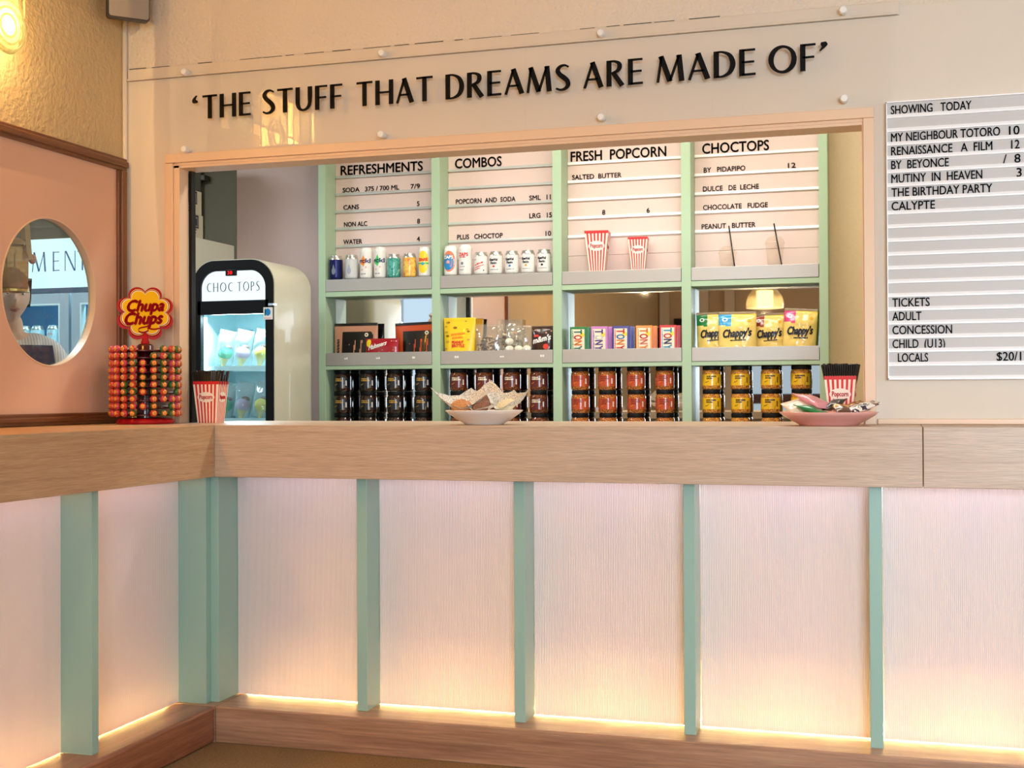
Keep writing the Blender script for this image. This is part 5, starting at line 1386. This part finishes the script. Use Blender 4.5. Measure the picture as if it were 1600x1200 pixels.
for k, x in enumerate((-4.23, -4.155, -4.06, -3.985, -3.80, -3.72, -3.64)):
    lab = ['white can farthest left on fridge shelf behind the person', 'white can second from left on fridge shelf', 'white can third from left on fridge shelf above the tablet', 'white can at right end of the left fridge door', 'white can first in the right-hand fridge door', 'white can second in the right-hand fridge door', 'white can third in the right-hand fridge door'][k]
    if first is None:
        first = thing('drink_can', lab, 'drink can', (x, RY+.12, 1.4265), 0, 'white cans in the drinks fridge')
        part('body', MB().lathe(can_body(.033, .135), n=24), fc_, first, local=True); part('lid', MB().lathe(can_lid(.033, .135), n=24), CANM, first, local=True)
        mb = MB(); fn = wrap(0, 0, .033); text(mb, 'ZAPS', 0, .085, cap=.012, width=.03, fn=lambda u, v, o: fn(u, v, o), mi=0, align='C'); scribble(mb, -.018, .06, .034, .005, fn, 1, 3); scribble(mb, -.018, .045, .03, .004, fn, 1, 4); part('printed_label', mb, [C_['rose'], C_['grey']], first, local=True)
    else: dup(first, (x, RY+.12, 1.4265), lab)
# cartons on the drinks fridge, pipe on the grey alcove wall
cb = P('white_carton', (196, 190, 170), .6)
def carton(label, y0, y1, z0, z1):
    t = thing('carton', label, 'carton', (-3.47, (y0+y1)/2, z0), 0, 'cartons on the drinks fridge')
    part('box', MB().box(-3.62, -3.32, y0, y1, z0, z1, 0, .002), cb, t)
    mb = MB(); X = -3.3195; yc = y1-.045
    f_ = lambda u, v, o: (X+o, u, v)
    h = z1-z0; mb.box(X, X+.0008, yc-.085, yc, z0+h*.42, z1-.004, 0); mb.box(X+.0008, X+.0012, yc-.077, yc-.008, z0+h*.48, z1-.014, 1); mb.box(X+.0012, X+.0016, yc-.070, yc-.015, z0+h*.53, z1-.022, 0)
    for k in range(3): scribble(mb, yc-.085, z0+h*.33-.016*k, .07-.01*k, .006, f_, 2, k)
    part('printed_label', mb, [C_['black'], C_['grey'], C_['black']], t)
carton('lower white carton with grey screen print on the drinks fridge', 5.42, 5.662, 1.9885, 2.108)
carton('upper white carton with grey screen print on the carton stack', 5.42, 5.648, 2.1085, 2.226)
t = thing('carton', 'dark carton on top of the white carton stack', 'carton', (-3.47, 5.5, 2.2265)); part('box', MB().box(-3.60, -3.32, 5.42, 5.640, 2.2265, 2.45, 0, .002), P('dark_carton', (66, 70, 64), .7), t)
part('tape', MB().box(-3.47, -3.44, 5.4195, 5.6405, 2.2265, 2.4505), P('carton_tape', (84, 86, 76), .5), t)
pp = thing('wall_pipe', 'pale vertical pipe clipped to the dark alcove wall', 'pipe', (-3.82, 6.41, 0))
PXp = -3.795
part('pipe', MB().tube([(PXp, 6.41, .0), (PXp, 6.41, 2.89)], .018, 14), P('pipe_paint', (142, 136, 112), .6), pp)
part('pipe_clip', MB().box(PXp-.03, PXp+.06, 6.385, 6.45, 2.43, 2.46, 0, .003).tube([(PXp, 6.41, 2.415), (PXp, 6.41, 2.475)], .024, 14), P('clip_metal', (110, 106, 92), .4, .6), pp)

# ------------------------------------------------------------------ lamp reflection in the porthole, built as a solid jar
lt = thing('reflected_lamp', 'brown glass jar on a tan bracket, modelling a lamp reflected in the porthole', 'reflected_lamp', (-2.965, 3.76, 1.565))
am = clear('amber_glass', (226, 190, 150), .06, 1.4, .42)
part('jar', MB().lathe([(0, 0), (.050, 0), (.056, .006), (.057, .115), (.050, .135), (.040, .142), (.040, .160), (.045, .164)], (-2.965, 3.76, 1.578), 32), am, lt)
part('base_ring', MB().lathe([(.046, 0), (.060, 0), (.060, .008), (.046, .008)], (-2.965, 3.76, 1.570), 32, 0, False), P('brass', (226, 176, 96), .25, .8), lt)
part('cap', MB().lathe([(.046, 0), (.048, .012), (.030, .024), (.0, .026)], (-2.965, 3.76, 1.735), 28), P('tan_metal', (190, 156, 116), .4, .3), lt)
part('bracket', MB().prism([(3.770, 1.86), (3.800, 1.86), (3.822, 1.69), (3.797, 1.685)], fx, -2.945, -2.925).box(-2.945, -2.868, 3.768, 3.802, 1.835, 1.862), P('tan_strap', (196, 166, 130), .5), lt)
part('knob', MB().sphere((-2.935, 3.835, 1.692), .014, .014, .018, 14, 10), P('pink_knob', (206, 150, 134), .4), lt)

# ------------------------------------------------------------------ person behind the porthole
def skin_mesh(nodes, edges, name, levels=1):
    names = list(nodes); idx = {n: i for i, n in enumerate(names)}
    me = bpy.data.meshes.new(name+'_skeleton'); me.from_pydata([nodes[n][:3] for n in names], [(idx[a], idx[b]) for a, b in edges], [])
    o = bpy.data.objects.new(name+'_skeleton', me); COL.objects.link(o)
    o.modifiers.new('skin', 'SKIN')
    for i, n in enumerate(names):
        r_ = nodes[n][3]; me.skin_vertices[0].data[i].radius = (r_, nodes[n][4] if len(nodes[n]) > 4 else r_)
    me.skin_vertices[0].data[0].use_root = True
    s_ = o.modifiers.new('sub', 'SUBSURF'); s_.levels = levels; s_.render_levels = levels
    bpy.context.view_layer.update()
    ev = o.evaluated_get(bpy.context.evaluated_depsgraph_get()); m2 = ev.to_mesh()
    mb = MB().add([v.co[:] for v in m2.vertices], [tuple(p.vertices) for p in m2.polygons], 0, True)
    ev.to_mesh_clear(); bpy.data.objects.remove(o); return mb
PP = (-3.57, 4.52, 0.0)
per = thing('person', 'person in pale striped shirt holding a dark tablet, behind the porthole', 'person', PP, 0.85)
# skeleton in local metres: the person faces local -Y
B = {'pelvis': (0, 0, .95, .135, .105), 'waist': (0, 0, 1.10, .125, .095), 'chest': (0, .005, 1.28, .150, .105), 'collar': (0, .012, 1.42, .085, .070), 'neck': (0, .005, 1.475, .052, .052), 'skull': (0, -.012, 1.56, .060, .064)}
E_ = [('pelvis', 'waist'), ('waist', 'chest'), ('chest', 'collar'), ('collar', 'neck'), ('neck', 'skull')]
for s_, t_ in ((-1, 'r'), (1, 'l')):
    B.update({'sh'+t_: (s_*.172, .012, 1.395, .055), 'el'+t_: (s_*.230, -.07, 1.14, .042), 'wr'+t_: (s_*.155, -.365, 1.235, .028), 'pa'+t_: (s_*.130, -.435, 1.26, .026, .018),
              'hi'+t_: (s_*.10, 0, .88, .092), 'kn'+t_: (s_*.105, -.01, .50, .062), 'an'+t_: (s_*.11, .02, .09, .040), 'to'+t_: (s_*.13, -.13, .035, .036)})
    E_ += [('collar', 'sh'+t_), ('sh'+t_, 'el'+t_), ('el'+t_, 'wr'+t_), ('wr'+t_, 'pa'+t_), ('pelvis', 'hi'+t_), ('hi'+t_, 'kn'+t_), ('kn'+t_, 'an'+t_), ('an'+t_, 'to'+t_)]
body = skin_mesh(B, E_, 'body', 2)
# fingers, each its own chain rooted in the palm
for s_ in (-1, 1):
    for k in range(4):
        q = Vector((s_*(.130-.006), -.453, 1.281-.016*k)); L_ = (.030, .034, .033, .026)[k]
        pts = [q, q+Vector((-s_*.012, -L_*.8, .002)), q+Vector((-s_*.034, -L_*1.15, .0)), q+Vector((-s_*.052, -L_*.95, -.002))]
        body.tube(pts, [.0095, .009, .0085, .007], 8)
    body.tube([(s_*.120, -.420, 1.281), (s_*.102, -.440, 1.305), (s_*.084, -.457, 1.309)], [.012, .0105, .008], 8)
# head: ovoid with brow, eye hollows, nose, lips, chin, ears
hd_ = MB(); n_, m_ = 40, 32; V = []
hc = Vector((0, -.020, 1.628)); rx, ry, rz_ = .074, .094, .113
for i in range(m_+1):
    t = PI*i/m_
    for j in range(n_):
        a = 2*PI*j/n_; d = Vector((math.sin(t)*math.sin(a), -math.sin(t)*math.cos(a), math.cos(t)))
        p = Vector((d.x*rx, d.y*ry, d.z*rz_))
        if p.z < 0: p.x *= 1-.42*(-p.z/rz_)**1.6; p.y *= 1-.10*(-p.z/rz_)
        if d.y < 0:
            g = lambda cx, cz, sx, sz: math.exp(-((p.x-cx)/sx)**2-((p.z-cz)/sz)**2)
            p.y -= .020*g(0, -.026, .011, .016)+.010*g(0, -.004, .008, .022)          # nose
            p.y += .010*(g(.030, .004, .016, .011)+g(-.030, .004, .016, .011))        # eye hollows
            p.y -= .005*(g(.028, .024, .022, .008)+g(-.028, .024, .022, .008))        # brow
            p.y -= .007*g(0, -.058, .020, .006)+.007*g(0, -.069, .018, .006)          # lips
            p.y += .003*g(0, -.0635, .020, .003); p.y -= .009*g(0, -.098, .018, .014) # mouth line, chin
        V.append(hc+p)
hd_.add(V, [(i*n_+j, (i+1)*n_+j, (i+1)*n_+(j+1) % n_, i*n_+(j+1) % n_) for i in range(m_) for j in range(n_)], 0, True)
for s_ in (-1, 1): hd_.sphere((s_*.075, .0, 1.622), .009, .018, .030, 12, 10)
body.add(hd_.v, hd_.f, 0, True)
bo_ = build('body', body, M['skin'])
rm = bo_.modifiers.new('one_surface', 'REMESH'); rm.mode = 'VOXEL'; rm.voxel_size = .0052; rm.use_smooth_shade = True
bo_.parent = per
def along(mb): return mb
for s_ in (-1, 1):
    a = MB().sphere((s_*.030, -.098, 1.632), .0125, .010, .0085, 16, 10, 0).sphere((s_*.030, -.1055, 1.632), .0055, .0035, .0055, 12, 8, 1)
    sub('eye', a, [C_['white'], C_['brown']], per)
    sub('eyebrow', MB().tube([(s_*.012, -.116, 1.652), (s_*.030, -.114, 1.657), (s_*.047, -.103, 1.651)], [.003, .0036, .002], 6), P('dark_hair', (36, 26, 22), .6) if s_ < 0 else bpy.data.materials['dark_hair'], per)
sub('lips', MB().tube([(-.020, -.100, 1.566), (-.008, -.111, 1.569), (0, -.112, 1.567), (.008, -.111, 1.569), (.020, -.100, 1.566)], [.002, .004, .0042, .004, .002], 8).tube([(-.016, -.102, 1.561), (0, -.112, 1.558), (.016, -.102, 1.561)], [.002, .0045, .002], 8), P('lips', (196, 120, 112), .4), per)
hr = MB(); V = []; n2, m2 = 32, 14
for i in range(m2+1):
    t = PI*.62*i/m2
    for j in range(n2):
        a = 2*PI*j/n2; d = Vector((math.sin(t)*math.sin(a), -math.sin(t)*math.cos(a), math.cos(t))); k = 1.10
        lim = 1.0 if d.y > -.25 else 0.0
        p = Vector((d.x*rx*k, d.y*ry*k+.004, d.z*rz_*1.07))
        if d.y < -.15: p.z = max(p.z, .050+.03*(1+d.y)); p.y = max(p.y, -.093)
        p += d*.003*noise.noise(d*9); V.append(hc+p)
hr.add(V, [(i*n2+j, (i+1)*n2+j, (i+1)*n2+(j+1) % n2, i*n2+(j+1) % n2) for i in range(m2) for j in range(n2)], 0, True)
sub('hair', hr, bpy.data.materials['dark_hair'], per)
S = {k: B[k] for k in ('pelvis', 'waist', 'chest', 'collar', 'shr', 'shl', 'elr', 'ell', 'wrr', 'wrl')}
S = {k: (v[0], v[1], v[2], v[3]+.016, (v[4] if len(v) > 4 else v[3])+.016) for k, v in S.items()}
S['collar'] = (0, .012, 1.425, .092, .078); S['pelvis'] = (0, 0, .90, .155, .122)
for t_, s_ in (('r', -1), ('l', 1)): S['wr'+t_] = (s_*.158, -.350, 1.232, .042)
shirt = skin_mesh(S, [('pelvis', 'waist'), ('waist', 'chest'), ('chest', 'collar'), ('collar', 'shr'), ('collar', 'shl'), ('shr', 'elr'), ('shl', 'ell'), ('elr', 'wrr'), ('ell', 'wrl')], 'shirt', 2)
sm, nt, b_ = nm('striped_shirt_cloth')
tc = N(nt, 'ShaderNodeTexCoord'); wv = N(nt, 'ShaderNodeTexWave', Scale=26.0); wv.bands_direction = 'X'; nt.links.new(tc.outputs['Object'], wv.inputs['Vector'])
r_ = N(nt, 'ShaderNodeValToRGB'); r_.color_ramp.elements[0].color = (*lin((198, 186, 186)), 1); r_.color_ramp.elements[1].color = (*lin((232, 226, 226)), 1); nt.links.new(wv.outputs['Fac'], r_.inputs['Fac']); nt.links.new(r_.outputs['Color'], b_.inputs['Base Color']); b_.inputs['Roughness'].default_value = .85
sub('shirt', shirt, sm, per)
T = {'pelvis': (0, 0, .93, .145, .115)}
for t_, s_ in (('r', -1), ('l', 1)): T.update({'hi'+t_: (s_*.10, 0, .86, .105), 'kn'+t_: (s_*.105, -.01, .50, .078), 'an'+t_: (s_*.11, .02, .11, .062)})
sub('trousers', skin_mesh(T, [('pelvis', 'hir'), ('pelvis', 'hil'), ('hir', 'knr'), ('hil', 'knl'), ('knr', 'anr'), ('knl', 'anl')], 'trousers', 2), P('dark_trousers', (40, 42, 50), .8), per)
for s_ in (-1, 1): sub('shoe', MB().sphere((s_*.12, -.06, .035), .048, .125, .036, 16, 10), 'black', per)
tb = thing('tablet', 'dark tablet held by the person behind the porthole', 'tablet', (-3.57+.45*math.sin(.85), 4.52-.45*math.cos(.85), 1.245), .85)
R_ = Matrix.Rotation(-.55, 3, 'X')
part('casing', MB().box(-.098, .098, -.005, .005, 0, .19, 0, .003).xf(lambda p: R_ @ p), P('tablet_case', (52, 46, 66), .4), tb, local=True)
part('screen', MB().box(-.088, .088, .0052, .0062, .01, .18).xf(lambda p: R_ @ p), P('tablet_screen', (70, 96, 116), .1), tb, local=True)

bpy.data.objects.remove(_fo)
for m_ in list(bpy.data.meshes):
    if m_.users == 0: bpy.data.meshes.remove(m_)
